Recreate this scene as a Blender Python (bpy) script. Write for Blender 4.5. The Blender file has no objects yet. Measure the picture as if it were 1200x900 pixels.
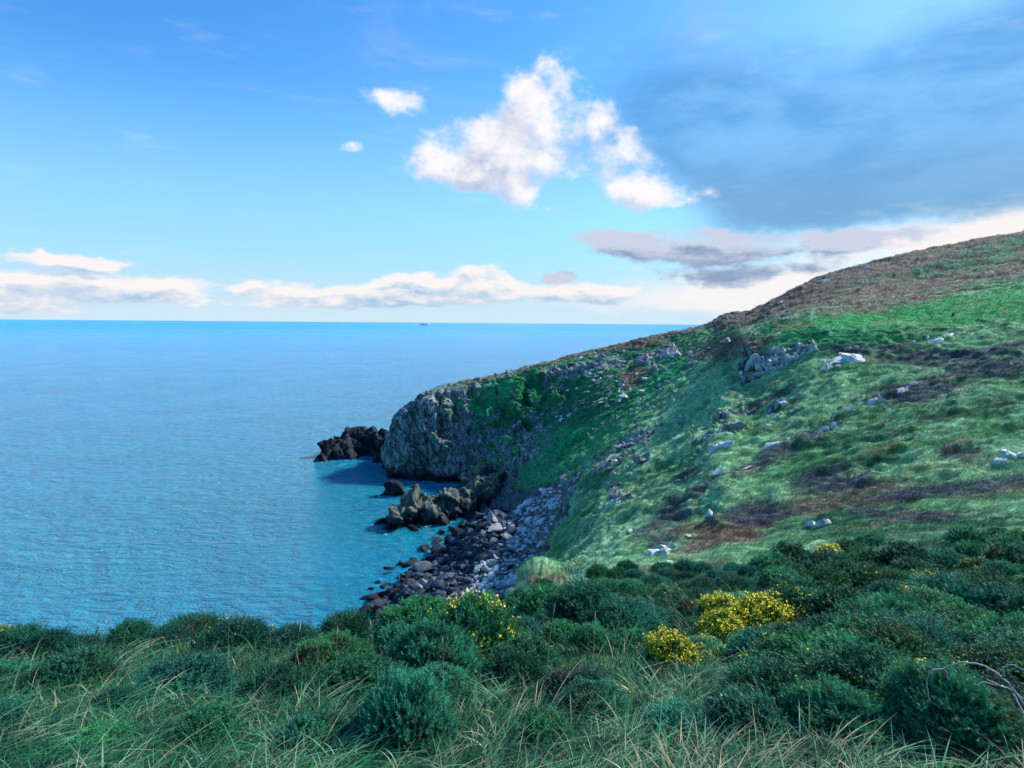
import bpy, math, random
import numpy as np
from mathutils import Vector, Matrix, Euler
from mathutils.bvhtree import BVHTree

rng = np.random.default_rng(7)
random.seed(7)
SC = bpy.context.scene
COL = SC.collection
R = math.radians

# ------------------------------------------------------------------ camera
F = 715.0
EYE = Vector((0.0, 0.0, 60.0))
PITCH = math.atan2(450 - 378.3, F)
ROLL = R(0.43)
cam_d = bpy.data.cameras.new('camera')
cam_d.sensor_width = 36.0
cam_d.lens = 36.0 * F / 1200.0
cam_d.clip_start = 0.05
cam_d.clip_end = 200000.0
cam = bpy.data.objects.new('camera', cam_d)
COL.objects.link(cam)
Rm = Euler((math.pi / 2 - PITCH, 0, 0)).to_matrix() @ Matrix.Rotation(ROLL, 3, 'Z')
cam.matrix_world = Matrix.Translation(EYE) @ Rm.to_4x4()
SC.camera = cam
RM = np.array(Rm)


def ray(px, py):
    px = np.asarray(px, float); py = np.asarray(py, float)
    d = np.stack([(px - 600) / F, -(py - 450) / F, -np.ones_like(px + py)], -1)
    return d @ RM.T


def project(P):
    q = (P - np.array(EYE)) @ RM
    zc = np.minimum(q[..., 2], -1e-3)
    return 600 + F * q[..., 0] / (-zc), 450 - F * q[..., 1] / (-zc)


def z_at(px, py, Y):
    d = ray(px, py)
    return 60.0 + d[..., 2] / d[..., 1] * Y


def x_of(px, Y, z):
    k = (px - 600) / F
    # q = (X,Y,z-60) @ RM ; need q0 = -k*q2
    a = RM[0, 0] + k * RM[0, 2]
    b = (RM[1, 0] + k * RM[1, 2]) * Y + (RM[2, 0] + k * RM[2, 2]) * (z - 60.0)
    return -b / a


# ------------------------------------------------------------------ noise
PERM = rng.permutation(4096)
GRAD = rng.normal(size=(4096, 3)); GRAD /= np.linalg.norm(GRAD, axis=1)[:, None]
RND = rng.random((4096, 4))


def _h(i, j, k):
    return PERM[(PERM[(PERM[i & 4095] + j) & 4095] + k) & 4095]


def perlin(P):
    Pi = np.floor(P).astype(np.int64)
    f = P - Pi
    w = f * f * f * (f * (f * 6 - 15) + 10)
    out = 0
    for dx in (0, 1):
        for dy in (0, 1):
            for dz in (0, 1):
                g = GRAD[_h(Pi[..., 0] + dx, Pi[..., 1] + dy, Pi[..., 2] + dz)]
                v = g[..., 0] * (f[..., 0] - dx) + g[..., 1] * (f[..., 1] - dy) + g[..., 2] * (f[..., 2] - dz)
                out = out + v * (w[..., 0] if dx else 1 - w[..., 0]) * (w[..., 1] if dy else 1 - w[..., 1]) * (w[..., 2] if dz else 1 - w[..., 2])
    return out * 1.6


def fbm(P, oct=4, gain=0.5, off=0.0):
    s = 0; a = 1.0; t = 0
    Q = P + off
    for _ in range(oct):
        s = s + a * perlin(Q); t += a
        a *= gain; Q = Q * 2.03 + 11.7
    return s / t * 1.5


def facets(P, scale, tilt=0.9, off=0.0, squash=(1, 1, 1)):
    """blocky broken rock: every cell is a tilted plane with its own height"""
    Q = P / scale * np.array(squash) + off
    Pi = np.floor(Q).astype(np.int64)
    best = np.full(Q.shape[:-1], 1e9); val = np.zeros(Q.shape[:-1]); second = np.full(Q.shape[:-1], 1e9)
    for dx in (-1, 0, 1):
        for dy in (-1, 0, 1):
            for dz in (-1, 0, 1):
                c = Pi + np.array([dx, dy, dz])
                h = _h(c[..., 0], c[..., 1], c[..., 2])
                r = RND[h]
                dv = Q - (c + r[..., :3])
                d = (dv ** 2).sum(-1)
                m = d < best
                second = np.where(m, best, np.minimum(second, d))
                g = GRAD[(h * 7 + 3) & 4095]
                val = np.where(m, tilt * (dv * g).sum(-1) + 0.45 * (r[..., 3] - 0.5), val)
                best = np.where(m, d, best)
    edge = np.clip((np.sqrt(second) - np.sqrt(best)) / 0.12, 0, 1)
    return val * scale, edge


def smooth(a, b, x):
    t = np.clip((x - a) / (b - a), 0, 1)
    return t * t * (3 - 2 * t)


# ------------------------------------------------------------------ mesh helpers
def mesh_np(name, V, Fc, mat=None, parent=None, cols=None, smoothf=False, link=True):
    V = np.ascontiguousarray(V, dtype=np.float32)
    Fc = np.ascontiguousarray(Fc, dtype=np.int32)
    n = Fc.shape[1]
    me = bpy.data.meshes.new(name)
    me.vertices.add(len(V)); me.vertices.foreach_set('co', V.ravel())
    me.loops.add(Fc.size); me.loops.foreach_set('vertex_index', Fc.ravel())
    me.polygons.add(len(Fc))
    me.polygons.foreach_set('loop_start', np.arange(0, Fc.size, n, dtype=np.int32))
    me.polygons.foreach_set('loop_total', np.full(len(Fc), n, dtype=np.int32))
    if smoothf:
        me.polygons.foreach_set('use_smooth', np.ones(len(Fc), dtype=bool))
    me.update(calc_edges=True)
    if cols is not None:
        for an, c in cols.items():
            if c.ndim == 2:
                at = me.attributes.new(an, 'FLOAT_COLOR', 'POINT')
                cc = np.ones((len(V), 4), np.float32); cc[:, :3] = c
                at.data.foreach_set('color', cc.ravel())
            else:
                at = me.attributes.new(an, 'FLOAT', 'POINT')
                at.data.foreach_set('value', c.astype(np.float32))
    if mat: me.materials.append(mat)
    o = bpy.data.objects.new(name, me)
    if link: COL.objects.link(o)
    if parent: o.parent = parent
    return o


def tag(o, label=None, cat=None, group=None, kind=None):
    if label: o['label'] = label
    if cat: o['category'] = cat
    if group: o['group'] = group
    if kind: o['kind'] = kind
    return o


# ------------------------------------------------------------------ materials
class NT:
    def __init__(s, tree): s.t = tree; s.n = tree.nodes; s.l = tree.links
    def node(s, typ, **kw):
        nd = s.n.new(typ)
        for k, v in kw.items():
            if k.startswith('i_'):
                nd.inputs[int(k[2:]) if k[2:].isdigit() else k[2:].replace('_', ' ')].default_value = v
            else: setattr(nd, k, v)
        return nd
    def link(s, a, b): s.l.new(a, b)
    def _set(s, inp, v):
        if isinstance(v, bpy.types.NodeSocket): s.l.new(v, inp)
        elif v is not None: inp.default_value = v
    def math(s, op, a, b=None, c=None, clamp=False):
        nd = s.n.new('ShaderNodeMath'); nd.operation = op; nd.use_clamp = clamp
        s._set(nd.inputs[0], a); s._set(nd.inputs[1], b); s._set(nd.inputs[2], c)
        return nd.outputs[0]
    def vmath(s, op, a, b=None):
        nd = s.n.new('ShaderNodeVectorMath'); nd.operation = op
        s._set(nd.inputs[0], a); s._set(nd.inputs[1], b)
        return nd.outputs['Value'] if op in ('LENGTH', 'DOT_PRODUCT', 'DISTANCE') else nd.outputs[0]
    def mix(s, f, a, b, mode='MIX'):
        nd = s.n.new('ShaderNodeMix'); nd.data_type = 'RGBA'; nd.blend_type = mode
        s._set(nd.inputs[0], f); s._set(nd.inputs[6], a); s._set(nd.inputs[7], b)
        return nd.outputs[2]
    def noise(s, vec, scale, detail=4, rough=0.55, color=False, dist=0.0):
        nd = s.n.new('ShaderNodeTexNoise')
        s._set(nd.inputs['Vector'], vec); nd.inputs['Scale'].default_value = scale
        nd.inputs['Detail'].default_value = detail; nd.inputs['Roughness'].default_value = rough
        nd.inputs['Distortion'].default_value = dist
        return nd.outputs['Color' if color else 'Fac']
    def maprange(s, v, a, b, c=0.0, d=1.0, smoothstep=True):
        nd = s.n.new('ShaderNodeMapRange'); nd.interpolation_type = 'SMOOTHSTEP' if smoothstep else 'LINEAR'
        s._set(nd.inputs[0], v)
        for i, x in enumerate((a, b, c, d)): nd.inputs[i + 1].default_value = x
        return nd.outputs[0]


def new_mat(name):
    m = bpy.data.materials.new(name); m.use_nodes = True
    nt = NT(m.node_tree); nt.n.clear()
    out = nt.node('ShaderNodeOutputMaterial')
    b = nt.node('ShaderNodeBsdfPrincipled')
    nt.link(b.outputs[0], out.inputs[0])
    return m, nt, b


def obj_coord(nt, scale=(1, 1, 1)):
    g = nt.node('ShaderNodeNewGeometry')
    mp = nt.node('ShaderNodeMapping'); mp.inputs['Scale'].default_value = scale
    nt.link(g.outputs['Position'], mp.inputs[0])
    return mp.outputs[0]


def mat_ground():
    m, nt, b = new_mat('hillside_ground')
    at = nt.node('ShaderNodeAttribute', attribute_name='tint')
    rk = nt.node('ShaderNodeAttribute', attribute_name='rock').outputs['Fac']
    p = obj_coord(nt, (0.45, 1, 1))
    pr = obj_coord(nt)
    n1 = nt.noise(p, 1.3, 8, 0.7)
    n2 = nt.noise(p, 7.0, 4, 0.7)
    v = nt.math('MULTIPLY', nt.maprange(n1, 0.3, 0.7, 0.55, 1.5), nt.maprange(n2, 0.3, 0.7, 0.65, 1.35))
    comb = nt.node('ShaderNodeCombineColor')
    for i in range(3): nt.link(v, comb.inputs[i])
    gcol = nt.mix(1.0, at.outputs['Color'], comb.outputs[0], 'MULTIPLY')
    # rock colour: pale lichen, grey, dark cracks
    r1 = nt.noise(pr, 0.35, 9, 0.75)
    mpr = nt.node('ShaderNodeMapping'); mpr.inputs['Rotation'].default_value = (0, R(28), 0); mpr.inputs['Scale'].default_value = (2.2, 1.2, 0.6)
    nt.link(pr, mpr.inputs[0]); r2 = nt.noise(mpr.outputs[0], 0.55, 9, 0.78, dist=0.5)
    r3 = nt.noise(pr, 3.5, 5, 0.8)
    rr = nt.math('MULTIPLY', nt.maprange(r2, 0.38, 0.64, 0.10, 1.9), nt.maprange(r3, 0.3, 0.72, 0.6, 1.45))
    comb2 = nt.node('ShaderNodeCombineColor')
    for i in range(3): nt.link(rr, comb2.inputs[i])
    rcol = nt.mix(nt.maprange(r1, 0.35, 0.65), (0.10, 0.135, 0.145, 1), (0.30, 0.35, 0.35, 1))
    rcol = nt.mix(1.0, rcol, comb2.outputs[0], 'MULTIPLY')
    # tidal zone: black wet rock close to the water
    zz = nt.node('ShaderNodeSeparateXYZ'); nt.link(pr, zz.inputs[0])
    wet = nt.maprange(nt.math('ADD', zz.outputs[2], nt.math('MULTIPLY', r1, -5.0)), -1.0, 2.0, 1.0, 0.0)
    rcol = nt.mix(wet, rcol, (0.018, 0.024, 0.034, 1))
    col = nt.mix(rk, gcol, rcol)
    nt.link(col, b.inputs['Base Color'])
    b.inputs['Roughness'].default_value = 0.9
    b.inputs['Specular IOR Level'].default_value = 0.15
    h = nt.math('ADD', nt.math('MULTIPLY', n1, 0.6), nt.math('MULTIPLY', n2, 0.15))
    hr = nt.math('ADD', nt.math('MULTIPLY', r2, 1.2), nt.math('MULTIPLY', r3, 0.35))
    hm = nt.node('ShaderNodeMix'); hm.data_type = 'FLOAT'
    nt.link(rk, hm.inputs[0]); nt.link(h, hm.inputs[2]); nt.link(hr, hm.inputs[3])
    bp = nt.node('ShaderNodeBump'); bp.inputs['Strength'].default_value = 0.9; bp.inputs['Distance'].default_value = 0.6
    nt.link(hm.outputs[0], bp.inputs['Height']); nt.link(bp.outputs[0], b.inputs['Normal'])
    return m


def mat_rock(name, dark, light, scale=1.0, wet=False, bump=0.25, lichen=None):
    m, nt, b = new_mat(name)
    p = obj_coord(nt)
    n1 = nt.noise(p, 0.8 * scale, 8, 0.7)
    n2 = nt.noise(obj_coord(nt, (1, 1, 2.5)), 3.5 * scale, 8, 0.75)
    c = nt.mix(nt.maprange(n1, 0.35, 0.65), dark + (1,), light + (1,))
    v = nt.maprange(n2, 0.3, 0.7, 0.55, 1.4)
    comb = nt.node('ShaderNodeCombineColor')
    for i in range(3): nt.link(v, comb.inputs[i])
    c = nt.mix(1.0, c, comb.outputs[0], 'MULTIPLY')
    if lichen:
        g = nt.node('ShaderNodeNewGeometry'); sp = nt.node('ShaderNodeSeparateXYZ'); nt.link(g.outputs['Normal'], sp.inputs[0])
        lm = nt.math('MULTIPLY', nt.maprange(sp.outputs[2], 0.1, 0.8), nt.maprange(nt.noise(p, 0.5 * scale, 6, 0.7), 0.42, 0.6))
        zz = nt.node('ShaderNodeSeparateXYZ'); nt.link(p, zz.inputs[0])
        lm = nt.math('MULTIPLY', lm, nt.maprange(zz.outputs[2], 2.5, 5.0))
        c = nt.mix(lm, c, lichen + (1,))
    if wet:
        zz = nt.node('ShaderNodeSeparateXYZ'); nt.link(p, zz.inputs[0])
        w = nt.maprange(nt.math('ADD', zz.outputs[2], nt.math('MULTIPLY', n1, -2.0)), 0.0, 2.6, 1.0, 0.0)
        c = nt.mix(w, c, (0.012, 0.016, 0.024, 1))
    nt.link(c, b.inputs['Base Color'])
    b.inputs['Roughness'].default_value = 0.8
    b.inputs['Specular IOR Level'].default_value = 0.25
    bp = nt.node('ShaderNodeBump'); bp.inputs['Strength'].default_value = 0.8; bp.inputs['Distance'].default_value = bump
    nt.link(n2, bp.inputs['Height']); nt.link(bp.outputs[0], b.inputs['Normal'])
    return m


def mat_leaf(name, attr='tint', trans=0.25, rough=0.6, spec=0.25, scale=1.0, vary=False):
    m, nt, b = new_mat(name)
    at = nt.node('ShaderNodeAttribute', attribute_name=attr)
    n = nt.noise(obj_coord(nt), 2.2 * scale, 4, 0.6)
    v = nt.maprange(n, 0.3, 0.7, 0.72, 1.3)
    comb = nt.node('ShaderNodeCombineColor')
    for i in range(3): nt.link(v, comb.inputs[i])
    c = nt.mix(1.0, at.outputs['Color'], comb.outputs[0], 'MULTIPLY')
    if vary:
        oi = nt.node('ShaderNodeObjectInfo')
        dry = nt.maprange(nt.noise(obj_coord(nt), 1.6, 3, 0.6), 0.56, 0.68)
        c = nt.mix(nt.math('MULTIPLY', dry, 0.55), c, (0.10, 0.075, 0.045, 1))
        hv = nt.node('ShaderNodeHueSaturation'); nt.link(c, hv.inputs['Color'])
        nt.link(nt.math('ADD', 0.475, nt.math('MULTIPLY', oi.outputs['Random'], 0.05)), hv.inputs['Hue'])
        nt.link(nt.math('ADD', 0.65, nt.math('MULTIPLY', nt.math('FRACT', nt.math('MULTIPLY', oi.outputs['Random'], 7.3)), 0.9)), hv.inputs['Value'])
        c = hv.outputs[0]
    nt.link(c, b.inputs['Base Color'])
    b.inputs['Roughness'].default_value = rough
    b.inputs['Specular IOR Level'].default_value = spec
    tr = nt.node('ShaderNodeBsdfTranslucent'); nt.link(c, tr.inputs[0])
    mx = nt.node('ShaderNodeMixShader'); mx.inputs[0].default_value = trans
    nt.link(b.outputs[0], mx.inputs[1]); nt.link(tr.outputs[0], mx.inputs[2])
    out = [x for x in nt.n if x.type == 'OUTPUT_MATERIAL'][0]
    nt.link(mx.outputs[0], out.inputs[0])
    return m


def mat_plain(name, c, rough=0.6):
    m, nt, b = new_mat(name)
    n = nt.noise(obj_coord(nt), 6.0, 5, 0.6)
    nt.link(nt.mix(nt.maprange(n, 0.3, 0.7), tuple(x * 0.8 for x in c) + (1,), tuple(min(1, x * 1.15) for x in c) + (1,)), b.inputs['Base Color'])
    b.inputs['Roughness'].default_value = rough
    return m


def mat_sea():
    m, nt, b = new_mat('sea_water')
    p = obj_coord(nt)
    mp = nt.node('ShaderNodeMapping'); mp.inputs['Rotation'].default_value = (0, 0, R(-22)); mp.inputs['Scale'].default_value = (0.55, 1.0, 1.0)
    nt.link(p, mp.inputs[0]); w = mp.outputs[0]
    big = nt.noise(obj_coord(nt, (0.3, 1, 1)), 0.006, 4, 0.6)
    patch = nt.noise(p, 0.02, 3, 0.5)
    geo = nt.node('ShaderNodeNewGeometry')
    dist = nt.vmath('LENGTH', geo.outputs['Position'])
    # body colour: shallow water near the cove is greener
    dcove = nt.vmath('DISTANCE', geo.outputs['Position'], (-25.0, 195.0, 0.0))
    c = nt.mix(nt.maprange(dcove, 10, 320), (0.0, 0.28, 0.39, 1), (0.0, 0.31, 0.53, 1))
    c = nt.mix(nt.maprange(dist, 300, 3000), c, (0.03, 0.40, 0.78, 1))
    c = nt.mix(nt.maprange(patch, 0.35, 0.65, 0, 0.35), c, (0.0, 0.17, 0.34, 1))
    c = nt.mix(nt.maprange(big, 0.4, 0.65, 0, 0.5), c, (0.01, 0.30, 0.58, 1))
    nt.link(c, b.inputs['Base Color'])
    b.inputs['IOR'].default_value = 1.33
    b.inputs['Specular IOR Level'].default_value = 0.5
    nt.link(nt.maprange(dist, 100, 6000, 0.14, 0.3, False), b.inputs['Roughness'])
    h1 = nt.noise(w, 0.10, 3, 0.6)
    h2 = nt.noise(w, 0.42, 6, 0.62, dist=0.4)
    h3 = nt.noise(w, 1.6, 3, 0.6)
    h = nt.math('ADD', nt.math('MULTIPLY', h1, 1.6), nt.math('ADD', nt.math('MULTIPLY', h2, 1.15), nt.math('MULTIPLY', h3, 0.16)))
    amp = nt.maprange(dist, 100, 5000, 1.0, 0.5, False)
    bp = nt.node('ShaderNodeBump'); bp.inputs['Distance'].default_value = 3.2
    nt.link(amp, bp.inputs['Strength'])
    nt.link(h, bp.inputs['Height']); nt.link(bp.outputs[0], b.inputs['Normal'])
    return m


# ------------------------------------------------------------------ control surface
# each column: px -> list of (Y, kind, value) for nodes 2..15
Z, Pp = 'z', 'p'
near = {  # nodes 2,3,4
    'L': [(2.5, Z, 58.0), (5, Z, 56.85), (9, Z, 55.0)],
    'M': [(2.5, Z, 58.0), (5, Z, 56.9), (9.5, Z, 54.95)],
}
sea_tail = [(14, Z, 49), (38, Z, 22), (62, Z, -6), (90, Z, -8), (130, Z, -8), (200, Z, -8), (230, Z, -8), (240, Z, -8), (248, Z, -8), (260, Z, -8), (330, Z, -8)]
C = {
 -900: near['L'] + sea_tail, -200: near['L'] + sea_tail, 0: [(2.5, Z, 57.97), (5, Z, 56.8), (9, Z, 54.85)] + sea_tail, 110: near['L'] + sea_tail, 200: near['L'] + sea_tail, 350: near['L'] + sea_tail,
 400: near['L'] + [(14, Z, 49), (50, Z, 22), (85, Z, 2), (112, Z, -3), (150, Z, -8), (200, Z, -8), (230, Z, -8), (240, Z, -8), (248, Z, -8), (260, Z, -8), (330, Z, -8)],
 438: near['L'] + [(14, Z, 49), (60, Z, 22), (105, Z, 4), (129, Z, -0.5), (180, Z, -8), (228, Z, -8), (236, Z, -8), (240, Z, -8), (246, Z, -8), (256, Z, -8), (320, Z, -8)],
 448: near['L'] + [(14, Z, 49), (60, Z, 22), (107, Z, 4), (131, Z, -0.5), (182, Z, -8), (229, Z, -7), (236, Z, -4), (240, Z, -2), (246, Z, -2), (256, Z, -6), (320, Z, -8)],
 456: near['L'] + [(14, Z, 49), (60, Z, 22), (109, Z, 4), (133, Z, -0.3), (184, Z, -7), (229, Z, -4), (234, Pp, 553), (238, Pp, 528), (243, Pp, 508), (252, Z, 8), (310, Z, -8)],
 466: near['M'] + [(14, Z, 49), (60, Z, 23), (112, Z, 5), (138, Z, -0.3), (186, Z, -7), (229, Z, -2.5), (233, Pp, 535), (238, Pp, 508), (244, Pp, 486), (256, Z, 14), (320, Z, -8)],
 482: near['M'] + [(14, Z, 49), (60, Z, 23), (114, Z, 6), (144, Z, -0.3), (190, Z, -6), (227, Z, -2), (231, Pp, 530), (238, Pp, 500), (246, Pp, 473), (259, Z, 20), (325, Z, -8)],
 500: near['M'] + [(14, Z, 49), (60, Z, 24), (116, Z, 7), (150, Z, -0.3), (192, Z, -5), (226, Z, -2), (230, Pp, 528), (238, Pp, 491), (248, Pp, 460), (262, Z, 24), (330, Z, -8)],
 530: near['M'] + [(14, Z, 49), (62, Z, 25), (116, Z, 8), (152, Z, 2), (190, Z, -3), (224, Z, -2), (229, Pp, 522), (239, Pp, 484), (252, Pp, 450), (267, Z, 30), (340, Z, -8)],
 565: near['M'] + [(14, Z, 49.5), (64, Z, 26), (114, Z, 9), (150, Pp, 612), (186, Z, 1.5), (217, Z, 1.0), (226, Pp, 520), (240, Pp, 478), (256, Pp, 444), (272, Z, 34), (350, Z, -8)],
 620: near['M'] + [(15, Z, 50), (66, Z, 33), (110, Pp, 676), (130, Pp, 635), (152, Pp, 598), (172, Pp, 570), (200, Pp, 525), (232, Pp, 474), (260, Pp, 431), (280, Z, 40), (370, Z, 0)],
 660: [(2.5, Z, 58.0), (5, Z, 56.9), (10, Z, 54.8), (17, Z, 51.2), (55, Pp, 668), (88, Pp, 640), (114, Pp, 600), (142, Pp, 564), (162, Pp, 540), (192, Pp, 500), (226, Pp, 456), (261, Pp, 421), (285, Z, 44), (420, Z, 10)],
 700: [(2.5, Z, 58.0), (5, Z, 56.9), (11.5, Pp, 708), (22, Pp, 684), (42, Pp, 662), (70, Pp, 624), (97, Pp, 580), (135, Pp, 536), (155, Pp, 514), (186, Pp, 476), (221, Pp, 438), (262, Pp, 411), (300, Z, 47), (500, Z, 20)],
 760: [(2.5, Z, 58.0), (5, Z, 56.9), (12, Pp, 706), (24, Pp, 676), (38, Pp, 652), (62, Pp, 608), (93, Pp, 552), (150, Pp, 478), (170, Pp, 462), (193, Pp, 443), (222, Pp, 420), (258, Pp, 395), (300, Z, 52), (500, Z, 40)],
 830: [(2.5, Z, 58.05), (5, Z, 57.0), (11.5, Pp, 706), (24, Pp, 668), (37, Pp, 645), (57, Pp, 598), (85, Pp, 530), (138, Pp, 440), (162, Pp, 422), (190, Pp, 407), (220, Pp, 394), (255, Pp, 378.5), (300, Z, 58), (500, Z, 50)],
 850: [(2.5, Z, 58.05), (5, Z, 57.0), (11, Pp, 705), (24, Pp, 664), (36, Pp, 640), (55, Pp, 594), (84, Pp, 522), (124, Pp, 436), (148, Pp, 414), (172, Pp, 399), (210, Pp, 386), (255, Pp, 369), (300, Z, 62), (500, Z, 56)],
 874: [(2.5, Z, 58.05), (5, Z, 57.0), (11, Pp, 705), (24, Pp, 664), (36, Pp, 640), (55, Pp, 594), (84, Pp, 520), (113, Pp, 449), (117.5, Pp, 406), (132, Pp, 396), (185, Pp, 384), (255, Pp, 366), (300, Z, 63), (500, Z, 58)],
 910: [(2.5, Z, 58.05), (5, Z, 57.0), (10.5, Pp, 706), (24, Pp, 662), (36, Pp, 636), (54, Pp, 590), (82, Pp, 512), (111, Pp, 434), (115, Pp, 402), (126, Pp, 380), (172, Pp, 370), (257, Pp, 351), (300, Z, 69), (500, Z, 66)],
 955: [(2.5, Z, 58.1), (5, Z, 57.1), (10.5, Pp, 708), (24, Pp, 658), (35, Pp, 630), (52, Pp, 584), (79, Pp, 506), (108, Pp, 420), (114, Pp, 398), (127, Pp, 371), (185, Pp, 353), (272, Pp, 327), (310, Z, 79), (520, Z, 76)],
 1050: [(2.5, Z, 58.1), (5, Z, 57.15), (10, Pp, 715), (22, Pp, 654), (34, Pp, 618), (50, Pp, 566), (75, Pp, 493), (103, Pp, 422), (118, Pp, 388), (135, Pp, 362), (195, Pp, 335), (285, Pp, 301), (320, Z, 92), (540, Z, 92)],
 1200: [(2.5, Z, 58.1), (5, Z, 57.2), (10, Pp, 735), (20, Pp, 664), (32, Pp, 606), (48, Pp, 545), (72, Pp, 470), (98, Pp, 405), (118, Pp, 370), (140, Pp, 338), (200, Pp, 309), (290, Pp, 271), (330, Z, 104), (550, Z, 108)],
 1500: [(2.5, Z, 58.2), (5, Z, 57.6), (9, Pp, 740), (18, Pp, 660), (29, Pp, 590), (43, Pp, 520), (66, Pp, 435), (92, Pp, 365), (115, Pp, 322), (140, Pp, 286), (200, Pp, 245), (290, Pp, 200), (340, Z, 130), (560, Z, 135)],
 2400: [(2.5, Z, 58.6), (5, Z, 58.6), (9, Z, 58), (18, Z, 58.5), (29, Z, 60), (43, Z, 62), (66, Z, 66), (92, Z, 72), (115, Z, 80), (140, Z, 88), (200, Z, 105), (290, Z, 130), (340, Z, 138), (560, Z, 140)],
}
colx = np.array(sorted(C)); NK = 16
CY = np.zeros((len(colx), NK)); CZ = np.zeros((len(colx), NK))
for i, px in enumerate(colx):
    CY[i, 0], CZ[i, 0] = -15, 60.3
    CY[i, 1], CZ[i, 1] = 0.3, 58.5
    for j, (Y, k, v) in enumerate(C[px]):
        CY[i, j + 2] = Y
        CZ[i, j + 2] = v if k == Z else float(z_at(px, v, Y))


def pchip(x, y, xq):
    """monotone cubic along axis 0"""
    h = np.diff(x)[:, None]; d = np.diff(y, axis=0) / h
    m = np.zeros_like(y)
    w1 = 2 * h[1:] + h[:-1]; w2 = h[1:] + 2 * h[:-1]
    with np.errstate(divide='ignore', invalid='ignore'):
        hm = (w1 + w2) / (w1 / d[:-1] + w2 / d[1:])
    m[1:-1] = np.where(d[:-1] * d[1:] > 0, hm, 0)
    m[0] = d[0]; m[-1] = d[-1]
    i = np.clip(np.searchsorted(x, xq) - 1, 0, len(x) - 2)
    H = h[i]; t = ((xq - x[i])[:, None]) / H
    return ((1 + 2 * t) * (1 - t) ** 2 * y[i] + t * (1 - t) ** 2 * H * m[i] + t * t * (3 - 2 * t) * y[i + 1] + t * t * (t - 1) * H * m[i + 1])


pxs = np.concatenate([np.linspace(-900, -110, 50)[:-1], np.arange(-110, 1320, 1.35), np.linspace(1320, 2400, 70)[1:]])
segs = [10, 8, 26, 34, 16, 30, 70, 90, 90, 70, 80, 80, 84, 18, 20]
ts = np.concatenate([np.linspace(k, k + 1, n, endpoint=False) for k, n in enumerate(segs)] + [[15.0]])
GY = pchip(colx, CY, pxs); GZ = pchip(colx, CZ, pxs)         # columns x nodes
kn = np.arange(NK, dtype=float)
SY = pchip(kn, GY.T.copy(), ts); SZ = pchip(kn, GZ.T.copy(), ts)   # rows x columns
PX = np.broadcast_to(pxs, SY.shape)
Yc = np.maximum(SY, 3.0)
SX = x_of(PX, Yc, np.where(SY < 3, 57.7, SZ)) * (1 + np.maximum(0, 3 - SY) * 0.5)
P0 = np.stack([SX, SY, SZ], -1)
nr, nc = SY.shape
print('terrain', nr, nc)


# --------------------------------------------------- what grows where (plan of the ground cover)
def ell(px, py, cx, cy, rx, ry, ang=0, soft=0.35):
    a = R(ang); c, s = math.cos(a), math.sin(a)
    dx, dy = px - cx, -(py - cy)
    u = (dx * c + dy * s) / rx; v = (-dx * s + dy * c) / ry
    d = np.sqrt(u * u + v * v)
    return smooth(1 + soft, 1 - soft, d)


G_BASE = np.array([0.070, 0.185, 0.085])
G_PALE = np.array([0.190, 0.320, 0.195])
G_DARK = np.array([0.010, 0.075, 0.045])
G_MEAD = np.array([0.030, 0.300, 0.085])
G_COVE = np.array([0.012, 0.190, 0.080])
G_NEAR = np.array([0.015, 0.065, 0.035])
GT = np.array([1.22, 1.42, 1.20])
G_BASE, G_PALE, G_DARK, G_COVE, G_NEAR = G_BASE * GT, G_PALE * GT, G_DARK * GT, G_COVE * GT, G_NEAR * GT
HEATH = np.array([0.190, 0.145, 0.115])
PURP = np.array([0.055, 0.062, 0.095])
RUST = np.array([0.170, 0.115, 0.075])
STRAW = np.array([0.260, 0.260, 0.150])

purple_e = [(1110, 420, 100, 12, 3), (1120, 447, 100, 16, 14), (1180, 410, 60, 12, 10), (1020, 408, 55, 8, 4), (900, 540, 50, 9, 24), (958, 508, 30, 8, 28),
            (885, 603, 42, 15, 5), (1128, 530, 24, 10, 8), (805, 555, 22, 7, 30), (1130, 572, 110, 10, 6), (975, 563, 50, 12, 10), (800, 595, 62, 10, 36), (775, 635, 22, 8, 20),
            (1060, 604, 70, 8, 0), (770, 610, 40, 8, 40), (900, 470, 36, 6, 30)]
heath_e = [(855, 410, 45, 15, 8), (950, 352, 120, 13, 15), (1090, 335, 150, 15, 12), (1180, 310, 70, 8, 10), (1010, 325, 70, 9, 14), (760, 396, 60, 6, 14), (745, 442, 16, 12, 20),
           (880, 372, 60, 6, 15), (1010, 580, 70, 16, 8), (960, 590, 40, 14, 10), (845, 630, 60, 10, 20), (860, 625, 40, 12, 5), (825, 383, 40, 6, 10)]
dark_e = [(1130, 480, 70, 12, 12), (1060, 455, 40, 8, 10), (1060, 300, 120, 6, 12), (1160, 292, 60, 8, 10), (1000, 322, 40, 6, 15), (740, 420, 50, 16, 20), (700, 470, 46, 26, 30),
          (640, 470, 60, 30, 20), (1080, 620, 160, 20, 0), (960, 500, 40, 6, 20), (1020, 510, 60, 10, 10), (930, 350, 50, 4, 12), (790, 405, 30, 8, 12), (1000, 545, 60, 8, 8), (700, 560, 30, 10, 40)]
mead_e = [(1080, 366, 170, 13, 6), (1180, 350, 60, 12, 8), (1140, 372, 90, 9, 4), (1000, 378, 60, 9, 3), (1190, 300, 30, 5, 10)]
cove_e = [(660, 530, 50, 26, 45), (700, 500, 60, 24, 35), (640, 550, 32, 22, 35), (760, 450, 60, 14, 28), (620, 455, 34, 9, 20), (575, 475, 28, 8, 20), (980, 395, 80, 12, 5), (850, 395, 24, 10, 0)]
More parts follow.
